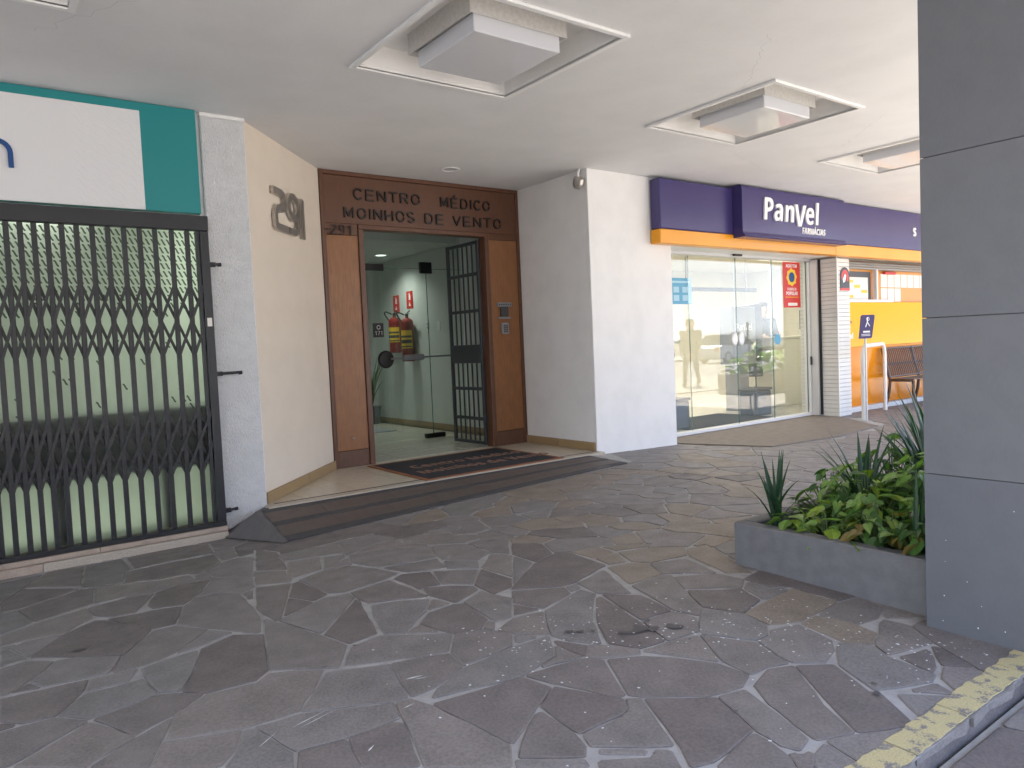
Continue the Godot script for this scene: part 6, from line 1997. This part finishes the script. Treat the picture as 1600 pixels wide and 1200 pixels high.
func build_people() -> void:
	person("man in a dark jacket and jeans walking, mirrored in the pharmacy glass", Vector3(15.3, -0.06, 0.9), -PI / 2 - 0.5, {
		"head": Vector3(0, 1.62, 0.05), "neck": Vector3(0, 1.47, 0.02), "chest": Vector3(0, 1.27, 0.01), "hip": Vector3(0, 0.93, 0.0),
		"shoulder_l": Vector3(-0.19, 1.39, 0.01), "elbow_l": Vector3(-0.24, 1.12, 0.10), "hand_l": Vector3(-0.23, 0.92, 0.26),
		"shoulder_r": Vector3(0.19, 1.39, 0.01), "elbow_r": Vector3(0.25, 1.12, -0.10), "hand_r": Vector3(0.25, 0.88, -0.10),
		"knee_l": Vector3(-0.09, 0.49, -0.06), "foot_l": Vector3(-0.09, 0.06, -0.34), "toe_l": Vector3(0, -0.06, 0.15),
		"knee_r": Vector3(0.09, 0.49, 0.20), "foot_r": Vector3(0.09, 0.02, 0.30)}, M.cloth_dark, M.cloth_denim)
	var stand := {
		"head": Vector3(0, 1.61, 0.03), "neck": Vector3(0, 1.47, 0.0), "chest": Vector3(0, 1.27, 0.0), "hip": Vector3(0, 0.93, 0.0),
		"shoulder_l": Vector3(-0.18, 1.39, 0.0), "elbow_l": Vector3(-0.24, 1.14, 0.05), "hand_l": Vector3(-0.17, 1.12, 0.27),
		"shoulder_r": Vector3(0.18, 1.39, 0.0), "elbow_r": Vector3(0.24, 1.14, 0.05), "hand_r": Vector3(0.17, 1.12, 0.27),
		"knee_l": Vector3(-0.10, 0.49, 0.02), "foot_l": Vector3(-0.11, 0.0, 0.0), "knee_r": Vector3(0.10, 0.49, 0.02), "foot_r": Vector3(0.11, 0.0, 0.0)}
	person("dark haired clerk in black standing behind the pharmacy counter", Vector3(11.35, 0.03, -7.85), -0.5, stand, M.cloth_dark, M.cloth_dark)
	person("customer in a pale shirt standing inside the pharmacy, seen through the left pane", Vector3(9.6, 0.03, -8.6), -1.0, stand, M.cloth_pale, M.cloth_denim)

# ------------------------------------------------------------------ street, out of the frame but mirrored in the glass
func build_street() -> void:
	structure("road", sheet(-60, 120, 3.55, 17.0, 12.0, func(_x, _z): return -0.20), M.granite_setts)
	structure("street_kerb", span(Vector3(-60, -0.3, 3.4), Vector3(120, -0.058, 3.55), 0.01), M.mortar)
	structure("far_pavement", span(Vector3(-60, -0.3, 17.0), Vector3(120, -0.06, 22.0), 0.01), M.pale_paving)
	var lines := structure("lane_marking", sheet(-60, 120, 10.2, 10.32, 6.0, func(_x, _z): return -0.196), M.line_white)
	lines.name = "lane_marking"
	structure("far_roadside", sheet(40, 120, -5.9, 3.4, 8.0, func(_x, _z): return -0.062), M.pale_paving)
	var bx := -34.0
	for i in 6:
		var w: float = [16.0, 20.0, 14.0, 26.0, 30.0, 24.0][i]
		if i in [3, 4]:
			bx += w
			continue
		var h: float = [9.0, 12.0, 7.5, 10.5, 8.0, 13.0][i]
		var b := thing("street_building", ["first", "second", "third", "fourth", "fifth", "sixth"][i] + " building in the row across the street", "building", Vector3(bx + w / 2.0, 0, 22.0), 0.0, "buildings across the street")
		part(b, "wall", span(Vector3(-w / 2 + 0.05, -0.2, 0), Vector3(w / 2 - 0.05, h, 10), 0.03), M.outer_wall if i % 2 else M.outer_wall_warm)
		part(b, "roof", span(Vector3(-w / 2, h + 0.002, -0.3), Vector3(w / 2, h + 0.35, 10.2), 0.03), M.ramp_concrete)
		for fl in int(h / 3.0):
			for c in int(w / 3.0):
				var x := -w / 2 + 1.6 + c * 3.0
				var y := 0.9 + fl * 3.0
				var win := part(b, "window", span(Vector3(x - 0.75, y, -0.06), Vector3(x + 0.75, y + 1.5, 0.02), 0.01), M.white_metal)
				for k in 2:
					part(win, "pane", span(Vector3(x - 0.69 + k * 0.71, y + 0.06, -0.07), Vector3(x - 0.02 + k * 0.71, y + 1.44, -0.062), 0.003), M.window_glass)
		bx += w
	# street trees
	var leaf := arrow_leaf(0.22, 0.12, 0.2, false, 0.1)
	for i in 3:
		var at: Vector3 = [Vector3(19, -0.1, 19.0), Vector3(58, -0.1, 20.0), Vector3(74, -0.1, 19.2)][i]
		var t := thing("street_tree", ["nearest", "middle", "farthest"][i] + " street tree across the road, mirrored in the pharmacy glass", "tree", at, 0.0, "street trees across the road")
		var tr := mb()
		tube(tr, [Vector3(0, -0.2, 0), Vector3(0.1, 1.2, 0.05), Vector3(0.05, 2.6, 0.1), Vector3(0.1, 4.2, 0)], [0.22, 0.17, 0.14, 0.08], 10)
		for k in 7:
			var a := TAU * k / 7.0
			tube(tr, [Vector3(0.06, 2.2 + 0.2 * k, 0.05), Vector3(cos(a) * 0.9, 3.3 + 0.2 * k, sin(a) * 0.9), Vector3(cos(a) * 1.7, 4.1 + 0.2 * k, sin(a) * 1.7)], [0.08, 0.05, 0.02], 6)
		part(t, "trunk", tr.commit(), M.bark)
		var mm := MultiMesh.new()
		mm.transform_format = MultiMesh.TRANSFORM_3D
		mm.mesh = leaf
		mm.instance_count = 5200
		var lumps := []
		for k in 16:
			lumps.append(Vector3(rng.randfn(0, 1.25), 4.6 + rng.randfn(0, 0.9), rng.randfn(0, 1.25)))
		for k in mm.instance_count:
			var c: Vector3 = lumps[k % 16]
			var d := Vector3(rng.randfn(0, 1), rng.randfn(0, 0.8), rng.randfn(0, 1)).normalized() * pow(rng.randf(), 0.45) * 0.95
			mm.set_instance_transform(k, Transform3D(Basis.from_euler(Vector3(rng.randf() * TAU, rng.randf() * TAU, rng.randf() * TAU)), c + d))
		var cr := MultiMeshInstance3D.new()
		cr.name = "crown"
		cr.multimesh = mm
		cr.material_override = M.tree_leaf
		stuff(cr)
		t.add_child(cr)
	# a silver hatchback on the road
	var car := thing("silver_car", "silver hatchback on the road, mirrored in the pharmacy glass", "car", Vector3(33, -0.2, 13.0))
	var side := PackedVector2Array([Vector2(-2.0, 0.28), Vector2(2.0, 0.28), Vector2(2.08, 0.45), Vector2(2.05, 0.68), Vector2(1.85, 0.80), Vector2(1.0, 0.93), Vector2(-1.75, 0.95), Vector2(-2.02, 0.80), Vector2(-2.06, 0.5)])
	var bm := mb()
	prism(bm, side, 1.62, T(0, 0, 0.81))
	part(car, "body", bm.commit(), M.car_paint)
	var cab := mb()
	var lower := [Vector3(-1.75, 0.95, 0.78), Vector3(1.05, 0.93, 0.78)]
	var upper := [Vector3(-1.35, 1.46, 0.60), Vector3(0.25, 1.48, 0.60)]
	for s in [-1.0, 1.0]:
		var m := Vector3(1, 1, s)
		quad(cab, lower[0] * m, lower[1] * m, upper[1] * m, upper[0] * m, Vector3(0, 0.3, s))
	quad(cab, lower[1], lower[1] * Vector3(1, 1, -1), upper[1] * Vector3(1, 1, -1), upper[1], Vector3(1, 1, 0))
	quad(cab, lower[0], lower[0] * Vector3(1, 1, -1), upper[0] * Vector3(1, 1, -1), upper[0], Vector3(-1, 1, 0))
	part(car, "windows", cab.commit(), M.window_glass)
	part(car, "roof", span(Vector3(-1.42, 1.462, -0.62), Vector3(0.28, 1.52, 0.62), 0.025), M.car_paint)
	for s in [-1.0, 1.0]:
		part(car, "headlight", span(Vector3(1.92, 0.60, s * 0.5), Vector3(2.075, 0.74, s * 0.78), 0.02), M.acrylic)
		part(car, "tail_light", span(Vector3(-2.07, 0.62, s * 0.55), Vector3(-1.96, 0.86, s * 0.8), 0.02), M.tail_red)
		for x in [-1.28, 1.28]:
			var wh := mb()
			lathe(wh, [Vector2(0.19, -0.10), Vector2(0.29, -0.10), Vector2(0.315, -0.07), Vector2(0.315, 0.07), Vector2(0.29, 0.10), Vector2(0.19, 0.10)], 24, Transform3D(Basis(Vector3.RIGHT, PI / 2), Vector3(x, 0.315, s * 0.73)))
			var wp := part(car, "wheel", wh.commit(), M.rubber)
			var rim := mb()
			disc(rim, Vector3(x, 0.315, s * 0.80), 0.2, Vector3(0, 0, s), 20)
			part(wp, "rim", rim.commit(), M.aluminium)
